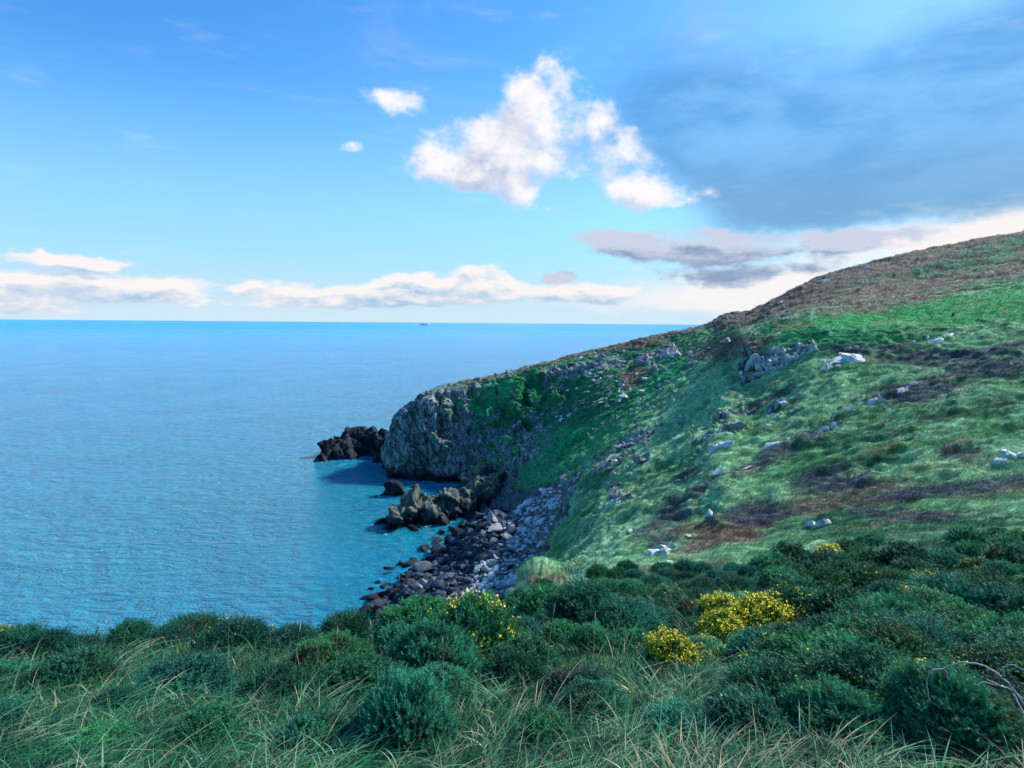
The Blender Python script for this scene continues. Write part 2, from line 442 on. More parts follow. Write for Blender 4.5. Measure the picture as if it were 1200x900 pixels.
pale_e = [(800, 500, 110, 26, 38), (720, 620, 70, 26, 38), (860, 560, 70, 16, 24), (1110, 400, 100, 8, 4), (1080, 545, 90, 10, 8), (760, 660, 90, 10, 8), (920, 440, 60, 16, 20), (1000, 470, 80, 16, 18), (830, 462, 40, 24, 30), (1150, 600, 60, 8, 5)]
rust_e = [(1040, 528, 32, 6, 18), (930, 385, 26, 7, 0), (800, 665, 60, 8, 5), (745, 440, 12, 9, 0), (845, 622, 60, 12, 5), (640, 680, 30, 6, 0), (760, 395, 50, 5, 14), (900, 605, 20, 6, 0)]
rock_e = [(490, 500, 46, 60, 0), (520, 465, 60, 16, 20), (545, 520, 50, 50, 0), (470, 555, 40, 40, 0), (590, 560, 30, 40, 0), (555, 560, 60, 30, 0),
          (640, 450, 10, 5, 0), (715, 427, 22, 12, 30), (765, 420, 13, 14, 40), (786, 412, 14, 11, 50), (700, 425, 16, 8, 15), (745, 515, 36, 9, 30), (720, 535, 30, 8, 30), (850, 492, 28, 7, 28),
          (835, 505, 22, 9, 25), (812, 425, 12, 6, 20), (740, 548, 22, 7, 30), (860, 480, 18, 5, 30), (910, 471, 12, 6, 20), (722, 580, 13, 12, 30), (700, 600, 12, 7, 30), (665, 570, 26, 12, 35), (967, 328, 6, 4, 20),
          (610, 520, 22, 34, 30), (660, 437, 40, 7, 14), (637, 500, 12, 20, 30), (640, 583, 30, 16, 35)]
gravel_poly = np.array([(428, 712), (430, 690), (470, 668), (500, 650), (545, 618), (560, 596), (600, 578), (650, 566), (668, 575), (652, 620), (632, 655), (612, 690), (600, 712)])


def in_poly(px, py, poly):
    ins = np.zeros(np.shape(px), bool); n = len(poly)
    for i in range(n):
        x1, y1 = poly[i]; x2, y2 = poly[(i + 1) % n]
        c = ((y1 > py) != (y2 > py)) & (px < (x2 - x1) * (py - y1) / (y2 - y1 + 1e-9) + x1)
        ins ^= c
    return ins


def cover(P):
    """colour of the plants, and how bare and rocky the ground is, at world points"""
    px, py = project(P)
    Yd = np.maximum(P[..., 1], 0.5)
    sc = np.clip(Yd, 2, 300)[..., None]
    stretch = P * np.array([0.5, 1.0, 0.9])
    lo = fbm(stretch / 9.0, 4)
    mid = fbm(stretch / 2.2, 3, off=40)
    fine = fbm(P * np.array([0.6, 1, 1]) / 0.8, 3, off=90)
    wx = px + 11 * fbm(stretch / 5.0, 3, off=7) * np.clip(Yd / 60, 0.2, 1.6)
    wy = py + 7 * fbm(stretch / 5.0, 3, off=23) * np.clip(Yd / 60, 0.2, 1.6)
    col = G_BASE + (G_PALE - G_BASE) * smooth(-0.35, 0.35, lo + mid * 0.6)[..., None]

    def put(lst, c, amt, noise):
        nonlocal col
        m = np.zeros_like(px)
        for e in lst: m = np.maximum(m, ell(wx, wy, *e))
        m = np.clip(m * amt * smooth(-0.6, 0.35, noise), 0, 1)
        col = col + (c - col) * m[..., None]
    # headland face (beyond the gully) is greener, with its shade put into the colour
    far = smooth(150, 185, Yd) * smooth(880, 780, px)
    col = col + (G_COVE * 0.75 - col) * (far * 0.85)[..., None]
    put(pale_e, G_PALE, 0.8, lo + 0.5)
    put(cove_e, G_COVE, 0.85, mid + 0.4)
    put(dark_e, G_DARK, 0.8, mid + 0.2)
    put(mead_e, G_MEAD, 0.95, lo + 0.7)
    hill = smooth(150, 200, Yd) * smooth(820, 860, px)
    col = col + (HEATH * 0.8 - col) * (hill * smooth(-0.35, 0.1, lo + 0.35 * mid))[..., None]
    col = col + (G_DARK - col) * (hill * smooth(0.05, 0.4, fbm(stretch / 14.0, 3, off=61)))[..., None]
    put(heath_e, HEATH * 0.85, 0.95, mid + 0.35)
    put([(1060, 299, 130, 5, 13), (1160, 288, 70, 6, 12), (1000, 320, 40, 5, 18), (1130, 312, 90, 4, 10), (985, 336, 60, 3, 14), (1180, 330, 60, 4, 8)], G_DARK * 1.4, 0.95, mid + 0.45)
    put(rust_e, RUST, 0.8, mid + 0.3)
    put(purple_e, PURP, 0.85, mid + 0.38)
    rim = smooth(8, 0, py - np.interp(px, [455, 500, 640, 760, 830, 900, 1200], [495, 460, 426, 395, 379, 357, 271])) * (Yd > 200) * smooth(480, 560, px)
    col = col + (HEATH * 0.8 - col) * (rim * 0.8)[..., None]
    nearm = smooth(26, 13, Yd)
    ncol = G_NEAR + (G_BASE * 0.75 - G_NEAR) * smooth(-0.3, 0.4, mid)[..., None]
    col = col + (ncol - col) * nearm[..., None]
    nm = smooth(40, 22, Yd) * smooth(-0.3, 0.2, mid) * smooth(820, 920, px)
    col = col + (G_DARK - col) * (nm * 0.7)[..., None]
    st = smooth(0.25, 0.6, fbm(stretch / 3.0, 3, off=77)) * (1 - hill) * (1 - far)
    col = col + (STRAW - col) * (0.45 * st * smooth(12, 30, Yd))[..., None]
    col = col * (0.8 + 0.5 * smooth(-0.5, 0.6, fine))[..., None]
    # rock
    rm = np.zeros_like(px)
    for e in rock_e: rm = np.maximum(rm, ell(wx, wy, *e, soft=0.5))
    rn = fbm(P * np.array([1, 1, 0.7]) / 3.0, 4, off=130) + 0.5 * fbm(P / 1.1, 3, off=170)
    east = smooth(475, 600, px) * 1.0
    rock = smooth(-0.05, 0.15, rm * 1.0 - 0.42 - east * 0.30 + rn * 0.95)
    rock = np.where((Yd > 60), rock * (1 - rim * 0.9), 0)
    spots = (Yd > 160) * smooth(880, 840, px) * smooth(0.27, 0.36, rn - 0.05) * smooth(0.1, 0.3, lo + 0.35)
    rock = np.maximum(rock, spots)
    lowrock = smooth(5.5, 3.0, P[..., 2] + 1.5 * rn) * (Yd > 50)
    rock = np.maximum(rock, lowrock)
    rock = np.maximum(rock, in_poly(wx, wy, gravel_poly) * (Yd > 60) * 1.0)
    crag = ((px > 868) & (px < 958) & (Yd > 105) & (Yd < 122)) * 1.0
    gy_top = np.interp(px, [868, 885, 920, 957], [404, 412, 408, 398]); gy_bot = np.interp(px, [868, 890, 930, 957], [455, 446, 424, 408])
    crag = crag * smooth(-3, 2, wy * 0.4 + py * 0.6 - gy_top) * smooth(4, -2, wy * 0.4 + py * 0.6 - gy_bot)
    rock = np.maximum(rock, crag * smooth(-0.7, -0.35, rn))
    # worn earth at the lower left corner
    return px, py, col, rock


nT = P0.reshape(-1, 3)
dU = np.gradient(P0, axis=0); dV = np.gradient(P0, axis=1)
NRM = np.cross(dV, dU); NRM /= np.linalg.norm(NRM, axis=-1, keepdims=True) + 1e-12
NRM[NRM[..., 2] < 0] *= -1
NRM = NRM.reshape(-1, 3)
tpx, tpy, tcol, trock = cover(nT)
Yd = np.maximum(nT[:, 1], 0.5)
st = nT * np.array([0.55, 1, 1])
soil = 1.3 * fbm(st / 11.0, 3, off=3) * smooth(20, 90, Yd) + 0.65 * fbm(st / 3.2, 3, off=5) * smooth(10, 60, Yd) \
    + 0.42 * fbm(st / 1.1, 2, off=9) * smooth(8, 60, Yd) + 0.05 * fbm(nT / 0.5, 2, off=12)
flat = np.zeros(len(nT))
for e in mead_e: flat = np.maximum(flat, ell(tpx, tpy, *e))
soil *= 1 - 0.6 * flat
idx = np.nonzero(trock > 0.02)[0]
spot_only = (tpx > 620) & (Yd > 120)
disp = soil.copy()
Q = nT[idx]
ca, sa = math.cos(R(28)), math.sin(R(28))
QR = np.stack([Q[:, 0] * ca + Q[:, 2] * sa, Q[:, 1], -Q[:, 0] * sa + Q[:, 2] * ca], -1)
wob = np.stack([fbm(Q / 5.0, 2, off=500), fbm(Q / 5.0, 2, off=520), fbm(Q / 5.0, 2, off=540)], 1)
QW = QR + 1.6 * wob
f0, e0 = facets(QW, 15.0, 1.0, 2.3, (1.7, 1, 0.8))
f1, e1 = facets(QW, 6.5, 0.9, 0.3, (1.8, 1, 0.5))
f2, e2 = facets(QW, 2.6, 1.0, 9.3, (1.7, 1, 0.45))
rid = 1 - np.abs(fbm(QW * np.array([1.0, 0.6, 0.35]) / 1.6, 4, off=610)) * 2.2
rough_m = smooth(-0.3, 0.5, fbm(Q / 9.0, 2, off=700))
rk = 0.75 * f1 + (0.3 + 0.5 * rough_m) * f2 - 0.6 * (1 - e1) * (0.3 + 0.7 * rough_m) - 0.25 * (1 - e2) * rough_m + 0.35 * rid
rk = np.where(spot_only[idx], np.clip(rk * 0.4, -0.35, 0.45), np.clip(rk * 0.75, -1.2, 1.1))
tall = smooth(60, 120, Yd[idx])
gravelz = in_poly(tpx[idx], tpy[idx], gravel_poly)
rk *= np.where(gravelz, 0.4, 1.0)
disp[idx] = soil[idx] * (1 - trock[idx]) + rk * trock[idx] * tall
hm = smooth(700, 600, tpx) * smooth(438, 462, tpx) * smooth(205, 222, Yd) * smooth(275, 250, Yd) * smooth(-3, 3, nT[:, 2]) * smooth(3, 16, tpy - np.interp(tpx, [455, 465, 480, 500, 640, 760], [512, 486, 473, 459, 426, 395]))
hi = np.nonzero(hm > 0.01)[0]
Qh = nT[hi] + 3.0 * np.stack([fbm(nT[hi] / 9.0, 3, off=800), fbm(nT[hi] / 9.0, 3, off=820), fbm(nT[hi] / 9.0, 3, off=840)], 1)
fh, eh = facets(np.stack([Qh[:, 0] * 0.88 + Qh[:, 2] * 0.47, Qh[:, 1], -Qh[:, 0] * 0.47 + Qh[:, 2] * 0.88], 1), 14.0, 1.0, 2.3, (1.6, 1, 0.8))
disp[hi] += hm[hi] * np.clip(0.7 * fh - 0.8 * (1 - eh), -3, 2.2)
disp *= smooth(-4.5, -2.0, nT[:, 2])
TV = nT + NRM * disp[:, None]
ii = np.arange(nr * nc).reshape(nr, nc)
TF = np.stack([ii[:-1, :-1], ii[:-1, 1:], ii[1:, 1:], ii[1:, :-1]], -1).reshape(-1, 4)
shore_poly = np.array([(428, 704), (432, 690), (470, 664), (478, 655), (500, 640), (530, 622), (560, 606), (590, 592), (604, 612), (590, 650), (560, 672), (540, 700)])
shm = in_poly(tpx, tpy, shore_poly) & (Yd > 60)
tcol = np.where(shm[:, None], np.array([[0.02, 0.024, 0.035]]), tcol)
trock_s = np.where(shm, 0.06, trock)
scm = in_poly(tpx, tpy, gravel_poly) & (Yd > 60) & ~shm
tcol = np.where(scm[:, None], np.array([[0.07, 0.08, 0.085]]), tcol); trock_s = np.where(scm, 0.25, trock_s)
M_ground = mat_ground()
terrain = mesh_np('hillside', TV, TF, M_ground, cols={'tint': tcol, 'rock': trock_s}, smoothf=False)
tag(terrain, 'steep green cliffside with bare rock headland and gully above the sea', None, kind='structure')

# coarse copy for ray tests
sub_r = np.arange(0, nr, 2); sub_c = np.arange(0, nc, 2)
g2 = TV.reshape(nr, nc, 3)[np.ix_(sub_r, sub_c)]
r2, c2 = g2.shape[:2]; jj = np.arange(r2 * c2).reshape(r2, c2)
bv = BVHTree.FromPolygons(g2.reshape(-1, 3).tolist(), np.stack([jj[:-1, :-1], jj[:-1, 1:], jj[1:, 1:], jj[1:, :-1]], -1).reshape(-1, 4).tolist())


def hit(px, py):
    d = Vector(ray(px, py)).normalized()
    loc, nrm, _, dist = bv.ray_cast(EYE, d)
    if loc is None: return None, None
    if nrm.z < 0: nrm = -nrm
    return loc, nrm


def ground_z(x, y):
    loc, n, _, _ = bv.ray_cast(Vector((x, y, 300)), Vector((0, 0, -1)))
    return (loc.z, n if n.z > 0 else -n) if loc else (None, None)


# ------------------------------------------------------------------ sea
sb = []
ext = 90000.0
ys = [-ext, 20, 60, 120, 260, 600, 2000, 8000, 25000, ext]
xs = [-ext, -20000, -4000, -800, -200, 0, 200, 800, 4000, 20000, ext]
V = np.array([(x, y, 0) for y in ys for x in xs], float)
k = np.arange(len(V)).reshape(len(ys), len(xs))
sea = mesh_np('sea', V, np.stack([k[:-1, :-1], k[:-1, 1:], k[1:, 1:], k[1:, :-1]], -1).reshape(-1, 4), mat_sea())
tag(sea, 'calm rippled turquoise blue sea reaching the horizon', kind='structure')
V2 = V.copy(); V2[:, 2] = -30
bed = mesh_np('sea_floor', V2, np.stack([k[:-1, :-1], k[:-1, 1:], k[1:, 1:], k[1:, :-1]], -1).reshape(-1, 4), mat_plain('seabed', (0.02, 0.08, 0.1)))
tag(bed, 'sea floor below the water', kind='structure')

# ------------------------------------------------------------------ rocks
def ico(sub):
    import bmesh
    bm = bmesh.new(); bmesh.ops.create_icosphere(bm, subdivisions=sub, radius=1.0)
    v = np.array([x.co for x in bm.verts]); f = np.array([[a.index for a in q.verts] for q in bm.faces]); bm.free()
    return v, f


ICO = {s: ico(s) for s in (2, 3, 4, 5)}


def rock_shape(seed, sub=3, dims=(1, 1, 1), cuts=15, rough=0.05):
    r = np.random.default_rng(seed)
    v, f = ICO[sub]; v = v.copy() * 1.25
    v = v * 1.3
    for _ in range(cuts):
        n = r.normal(size=3); n /= np.linalg.norm(n)
        d = r.uniform(0.38, 0.85)
        s = v @ n
        v = np.where((s > d)[:, None], v - np.outer(s - d, n), v)
    v = v + fbm(v * 2.5 + seed * 3.7, 3)[:, None] * rough * v
    return v * np.array(dims), f


PROTO = {}
def rock_obj(name, mat, loc, dims, rotz, tilt=(0, 0), seed=0, sub=3, proto=None):
    if proto is not None:
        key = (proto, mat.name)
        if key not in PROTO:
            v, f = rock_shape(proto * 13 + 5, sub)
            PROTO[key] = mesh_np(name, v, f, mat, link=False).data
        o = bpy.data.objects.new(name, PROTO[key]); COL.objects.link(o)
        o.scale = dims
    else:
        v, f = rock_shape(seed, sub, dims)
        o = mesh_np(name, v, f, mat)
    o.location = loc; o.rotation_euler = (tilt[0], tilt[1], rotz)
    return o


M_pale = mat_rock('pale_rock', (0.36, 0.41, 0.44), (0.74, 0.77, 0.77), 1.2, bump=0.12)
M_white = mat_rock('white_rock', (0.42, 0.46, 0.48), (0.82, 0.84, 0.82), 1.5, bump=0.15)
M_grey = mat_rock('grey_rock', (0.13, 0.15, 0.18), (0.34, 0.36, 0.39), 0.9, bump=0.2)
M_dark = mat_rock('dark_shore_rock', (0.018, 0.032, 0.055), (0.095, 0.13, 0.18), 0.7, wet=True, bump=0.2)
M_spur = mat_rock('spur_rock', (0.025, 0.038, 0.05), (0.11, 0.14, 0.155), 0.45, wet=True, bump=0.5, lichen=(0.22, 0.27, 0.16))
M_islet = mat_rock('islet_rock', (0.007, 0.013, 0.022), (0.026, 0.040, 0.056), 0.4, wet=False, bump=0.5)


def rock_mass(name, blobs, mat, res=0.3, sink=-2.5, amp=1.0, seed=0.0, power=3.0):
    """blobs: (x, y, rx, ry, angle, top)"""
    bx = [b[0] for b in blobs]; by = [b[1] for b in blobs]; rr = max(max(b[2], b[3]) for b in blobs)
    x = np.arange(min(bx) - rr * 1.15, max(bx) + rr * 1.15, res); y = np.arange(min(by) - rr * 1.15, max(by) + rr * 1.15, res)
    Xg, Yg = np.meshgrid(x, y)
    wX = Xg + 1.2 * fbm(np.stack([Xg, Yg, 0 * Xg], -1) / 4, 3, off=seed); wY = Yg + 1.2 * fbm(np.stack([Xg, Yg, 0 * Xg], -1) / 4, 3, off=seed + 30)
    H = np.full(Xg.shape, sink)
    for cx, cy, rx, ry, ang, top in blobs:
        a = R(ang); u = ((wX - cx) * math.cos(a) + (wY - cy) * math.sin(a)) / rx; v = (-(wX - cx) * math.sin(a) + (wY - cy) * math.cos(a)) / ry
        d = np.sqrt(u * u + v * v)
        H = np.maximum(H, sink + (top - sink) * np.clip(1 - d ** power, -0.5, 1))
    P = np.stack([Xg, Yg, H], -1)
    gx = np.gradient(H, res, axis=1); gy = np.gradient(H, res, axis=0)
    N = np.stack([-gx, -gy, np.ones_like(H)], -1); N /= np.linalg.norm(N, axis=-1, keepdims=True)
    ca, sa = math.cos(R(35)), math.sin(R(35)); PR = np.stack([Xg * ca + H * sa, Yg, -Xg * sa + H * ca], -1)
    f1, e1 = facets(PR, 7.0, 1.0, seed, (1.4, 0.8, 0.7)); f2, e2 = facets(PR, 2.6, 1.1, seed + 3, (1.5, 0.8, 0.7)); f3, _ = facets(P, 0.9, 1.1, seed + 8)
    D = (0.8 * f1 + 0.7 * f2 + 0.5 * f3 - 0.12 * (1 - e1) - 0.08 * (1 - e2)) * amp * 0.75
    D *= smooth(sink - 0.1, sink + 1.0, H)
    P = P + N * D[..., None]
    keep = H > sink + 0.02
    n0, n1 = H.shape; q = np.arange(n0 * n1).reshape(n0, n1)
    Fq = np.stack([q[:-1, :-1], q[:-1, 1:], q[1:, 1:], q[1:, :-1]], -1).reshape(-1, 4)
    kk = keep.ravel(); Fq = Fq[kk[Fq].any(1)]
    used = np.unique(Fq); remap = -np.ones(n0 * n1, int); remap[used] = np.arange(len(used))
    return mesh_np(name, P.reshape(-1, 3)[used], remap[Fq], mat)


def sea_pt(px, py, z=0.0):
    d = ray(px, py); t = (z - 60.0) / d[2]
    return float(d[0] * t), float(d[1] * t)


def blob(px, py, rx, ry, ang, top):
    x, y = sea_pt(px, py)
    return (x, y, rx, ry, ang, top)


islet = rock_mass('rock_islet', [blob(396, 535, 9, 7, 0, 6.7), blob(418, 530, 12, 8, 5, 10.5), blob(440, 531, 9, 7, 0, 10.5), blob(455, 535, 8, 5, 0, 7.6), blob(380, 539, 4, 4, 0, 3.8)], M_islet, 0.3, seed=4.0, amp=0.75)
tag(islet, 'low dark rocky islet in the sea just left of the headland cliff', 'rock')
o = rock_mass('rock_islet', [blob(452, 541, 6, 2.2, 14, 3.4), blob(462, 536, 5, 3, 10, 4.6)], M_islet, 0.25, seed=14.0, amp=0.5)
tag(o, 'low sloping dark ledge of rock between the islet and the headland', 'rock')
spur = rock_mass('rock_spur', [blob(474, 614, 6, 5, 0, 5.0), blob(496, 608, 7.5, 6, 10, 7.1), blob(522, 604, 7, 6, 10, 7.6), blob(548, 598, 7.5, 8, 0, 7.1), blob(575, 586, 8, 10, 0, 8.4), blob(560, 578, 7, 7, 0, 7.6), blob(462, 618, 4, 4, 0, 2.5)], M_spur, 0.28, seed=24.0, power=4)
tag(spur, 'long dark rock spur with yellowish lichen top reaching into the cove', 'rock')
o = rock_mass('sea_rock', [blob(459, 580, 4.2, 3.4, 0, 3.6)], M_islet, 0.22, seed=34.0, amp=0.6)
tag(o, 'small dark rock at the foot of the headland cliff', 'rock')
o = rock_mass('sea_rock', [blob(440, 583, 0.9, 0.8, 0, 0.8)], M_islet, 0.15, sink=-1.0, seed=38.0, amp=0.3)
tag(o, 'tiny dark rock tip standing alone in the water beside the cliff foot', 'rock')

# thin broken foam where the swell meets the rocks
FV, FFc, kf = [], [], 0
rf = np.random.default_rng(77)
for ro in [x for x in bpy.data.objects if x.name.startswith(('rock_islet', 'rock_spur', 'sea_rock'))]:
    cv = np.empty(len(ro.data.vertices) * 3, np.float32); ro.data.vertices.foreach_get('co', cv); cv = cv.reshape(-1, 3)
    wl = cv[np.abs(cv[:, 2] + 0.1) < 0.35]
    if len(wl) == 0: continue
    cen = wl.mean(0)
    pk = wl[rf.random(len(wl)) < min(1.0, 260 / len(wl))]
    pk = pk[fbm(pk / 5.0, 2, off=33) > 0.02]
    for p in pk:
        dr = p[:2] - cen[:2]; dr /= np.linalg.norm(dr) + 1e-6
        c_ = p[:2] + dr * rf.exponential(0.5) + rf.normal(size=2) * 0.3
        m = 7; rad = rf.uniform(0.08, 0.34) * (0.6 + 0.6 * rf.random(m)); an = np.arange(m) / m * 2 * math.pi
        q = np.stack([c_[0] + np.cos(an) * rad * 1.5, c_[1] + np.sin(an) * rad, np.full(m, 0.03)], 1)
        FV.append(np.concatenate([[[c_[0], c_[1], 0.06]], q])); FFc.append(np.array([[0, 1 + i, 1 + (i + 1) % m] for i in range(m)]) + kf); kf += m + 1
fo_ = mesh_np('foam', np.concatenate(FV), np.concatenate(FFc), mat_plain('sea_foam', (0.62, 0.75, 0.78), 0.6))
tag(fo_, 'thin broken white foam on the water along the foot of the sea rocks', kind='stuff')

# boulder shore and scree
scree_poly = np.array([(540, 702), (560, 668), (584, 640), (596, 606), (615, 590), (650, 572), (662, 580), (648, 615), (630, 650), (612, 680), (600, 694)])
def scatter_poly(poly, n, mind, r):
    pts = []; lo = poly.min(0); hi = poly.max(0); tries = 0
    while len(pts) < n and tries < 60000:
        tries += 1
        p = lo + (hi - lo) * r.random(2)
        if not in_poly(p[0], p[1], poly): continue
        if all((p[0] - a) ** 2 + (p[1] - b) ** 2 > mind ** 2 for a, b in pts): pts.append(tuple(p))
    return pts


r_ = np.random.default_rng(3)
for (px, py) in scatter_poly(shore_poly, 130, 6.6, r_):
    loc, n = hit(px, py)
    if loc is None or loc.y < 60 or loc.z < -2.5: continue
    s = r_.uniform(8, 19) * loc.y / F * 0.5 * (1.0 + 0.5 * (r_.random() < 0.15))
    o = rock_obj('shore_boulder', M_dark if (px + 0.5 * py < 875 or r_.random() < 0.8) else M_grey, (loc.x, loc.y, max(loc.z, -0.6) + s * 0.25), (s * r_.uniform(0.9, 1.4), s, s * r_.uniform(0.6, 0.9)), r_.uniform(0, 6.3), (r_.uniform(-.3, .3), r_.uniform(-.3, .3)), proto=int(r_.integers(0, 8)))
    tag(o, 'dark rounded boulder among those piled along the cove shoreline', 'boulder', 'dark boulders along the cove shore')
for (px, py) in scatter_poly(scree_poly, 210, 3.6, r_):
    loc, n = hit(px, py)
    if loc is None or loc.y < 60: continue
    s = (3.2 + 9.5 * r_.random() ** 2.2) * loc.y / F * 0.6
    o = rock_obj('scree_stone', M_grey if r_.random() < 0.35 else M_pale, (loc.x, loc.y, loc.z + s * 0.2), (s * r_.uniform(1.0, 1.7), s, s * r_.uniform(0.5, 0.8)), r_.normal(0.5, 0.5), (r_.uniform(-.3, .3), r_.uniform(-.5, .1)), proto=int(8 + r_.integers(0, 8)))
    tag(o, 'grey angular stone lying loose in the scree above the cove', 'stone', 'stones of the scree slope')
# fine rubble between them, uncountable
def rubble(name, poly, n, smin, smax, mat, label):
    VV, FF = [], []; k0 = 0
    v0s = [rock_shape(900 + i, 2, cuts=8) for i in range(5)]
    lo = poly.min(0); hi = poly.max(0)
    for _ in range(n):
        p = lo + (hi - lo) * r_.random(2)
        if not in_poly(p[0], p[1], poly): continue
        loc, nn = hit(*p)
        if loc is None or loc.y < 60 or loc.z < -0.5: continue
        s = r_.uniform(smin, smax); v, f = v0s[int(r_.integers(0, 5))]
        a = r_.uniform(0, 6.3); ca, sa = math.cos(a), math.sin(a)
        vv = v * np.array([s * 1.3, s, s * 0.7]); vv = vv @ np.array([[ca, sa, 0], [-sa, ca, 0], [0, 0, 1]])
        VV.append(vv + np.array(loc) + np.array([0, 0, s * 0.2])); FF.append(f + k0); k0 += len(v)
    o = mesh_np(name, np.concatenate(VV), np.concatenate(FF), mat)
    return tag(o, label, kind='stuff')


rubble('scree', scree_poly, 700, 0.16, 0.45, M_pale, 'loose grey rubble between the larger stones of the scree')
rubble('shingle', shore_poly, 900, 0.2, 0.6, M_dark, 'small dark stones between the boulders of the shore')

# named rocks on the slope: px, py(base), width px, height px, material, label
named = [
 (572, 664, 15, 17, M_white, 'big pale upright slab standing in the scree above the cove'),
 (420, 702, 16, 9, M_dark, 'dark boulder at the left end of the cove shoreline beside the water'),
 (500, 690, 26, 20, M_grey, 'large smooth grey boulder on the shore just above the gorse'),
 (560, 689, 24, 8, M_white, 'long pale slab at the foot of the scree just above the gorse'),
 (600, 685, 26, 9, M_pale, 'flat pale ledge of rock where the scree meets the near grass'),
 (727, 543, 17, 10, M_white, 'two-faced pale block beside the gully, left of its larger neighbour'),
 (757, 540, 20, 14, M_grey, 'tilted grey block with pale top at the edge of the gully'),
 (733, 466, 9, 8, M_white, 'single white boulder on the shaded headland slope'),
 (765, 437, 12, 14, M_grey, 'grey upright block beside the brown patch on the headland'),
 (985, 428, 44, 16, M_white, 'broad pale rock ledge right of the grey crag'),
 (975, 434, 22, 14, M_pale, 'pale broken rock at the left foot of the broad ledge'),
 (1001, 409, 16, 10, M_grey, 'small grey rock half buried in grass above the broad ledge'),
 (1080, 400, 22, 9, M_white, 'flat white rock above the purple heather band'),
 (1103, 399, 28, 8, M_white, 'long thin white rock lying right of the flat one above the heather'),
 (1029, 473, 16, 16, M_white, 'narrow white rock standing aslant in the grass mid slope'),
 (1055, 461, 14, 6, M_white, 'small white rock left of its brighter neighbour on the upper slope'),
 (1070, 452, 16, 8, M_white, 'white rock at the lower edge of the purple heather'),
 (998, 483, 13, 7, M_white, 'solitary oval white stone in the middle of the grass slope'),
 (972, 504, 20, 9, M_white, 'wedge of white rock with heather behind it'),
 (920, 486, 28, 7, M_white, 'long pale slab slanting across the slope below the crag'),
 (918, 474, 12, 8, M_pale, 'pale rock perched above the long slanting slab'),
 (903, 523, 17, 6, M_white, 'flat white stone alone in the green slope'),
 (872, 552, 16, 5, M_white, 'small low white stone above the dark heather streak'),
 (841, 556, 14, 6, M_pale, 'pale stone left of the low white stone'),
 (846, 526, 24, 14, M_pale, 'jagged pale outcrop in the lower middle of the slope'),
 (822, 520, 16, 12, M_grey, 'grey outcrop left of the jagged pale one'),
 (858, 505, 30, 12, M_grey, 'broad grey slab outcrop below the crag'),
 (724, 585, 18, 16, M_grey, 'grey outcrop beside the scree on the near slope'),
 (718, 592, 14, 8, M_pale, 'pale stones under the grey outcrop beside the scree'),
 (832, 604, 12, 8, M_white, 'small white rock left of the dark purple bush'),
 (770, 652, 27, 11, M_white, 'low white rock lying against the grass at the foot of the slope'),
 (781, 643, 15, 12, M_white, 'squarish white rock resting behind the low white one'),
 (806, 630, 11, 7, M_white, 'small white rock right of the squarish pair'),
 (953, 617, 11, 11, M_white, 'pointed white boulder, smaller of the pair above the gorse'),
 (967, 616, 15, 15, M_white, 'pointed white boulder, larger of the pair above the gorse'),
 (1187, 539, 30, 16, M_white, 'large rounded white boulder at the right edge of the slope'),
 (764, 553, 8, 5, M_white, 'small white stone low on the near slope'),
 (740, 623, 10, 6, M_white, 'white stone among heather left of the foot of the slope'),
 (692, 618, 8, 7, M_pale, 'pale stone just right of the scree edge'),
 (967, 331, 14, 8, M_white, 'pale rocks high on the skyline of the brown hill'),
 (1017, 315, 9, 4, M_white, 'tiny pale rock on the upper brown hillside'),
 (915, 354, 7, 3, M_pale, 'tiny pale rock low on the brown hillside skyline'),
 (860, 398, 22, 9, M_grey, 'grey outcrop above the brown heather left of the crag'),
 (415, 905, 80, 26, M_grey, 'grey weathered rock at the bottom edge left of the round gorse'),
 (20, 890, 16, 7, M_grey, 'small flat grey stone on the bare earth in the lower left corner'),
 (48, 880, 10, 6, M_pale, 'small pale stone on the bare earth in the lower left corner'),
 (880, 790, 17, 14, M_white, 'small white stone in the long grass below the flowering gorse'),
]
for i, (px, py, w, h, mt, lab) in enumerate(named):
    loc, n = hit(px, py)
    if loc is None: continue
    k = loc.y / F
    a = w * k * 0.6; hh = h * k * 0.72
    rr = np.random.default_rng(500 + i)
    nsh = 1 if w * h < 130 else (2 if w * h < 230 else 4)
    flat = w > 1.7 * h
    parts = []
    for q in range(nsh):
        aa = a * (1.0 if nsh == 1 else rr.uniform(0.5, 0.75)); h2 = hh * (0.8 if nsh == 1 else rr.uniform(0.55, 0.8))
        v, f = rock_shape(600 + i * 7 + q, 4 if nsh == 1 else 3, (aa, min(aa * 0.8, h2 * 2.5), h2))
        tl_ = Euler((rr.uniform(-.2, .3), -0.45 if flat else rr.uniform(-.3, .2), rr.uniform(-.5, .5))).to_matrix()
        v = v @ np.array(tl_).T
        fx = 0 if nsh == 1 else (q / (nsh - 1) - 0.5) * 1.2 * a
        v = v + np.array([fx, rr.uniform(-.2, .2) * a, (0.25 * hh) + fx * (0.35 if flat else 0.1)])
        parts.append((v, f, 0))
    VV, FF, kq = [], [], 0
    for v, f, _ in parts: VV.append(v); FF.append(f + kq); kq += len(v)
    o = mesh_np('pale_rock' if mt in (M_white, M_pale) else 'grey_rock', np.concatenate(VV), np.concatenate(FF), mt)
    o.location = (loc.x, loc.y + a * 0.3, loc.z - 0.12 * hh)
    tag(o, lab, 'rock')
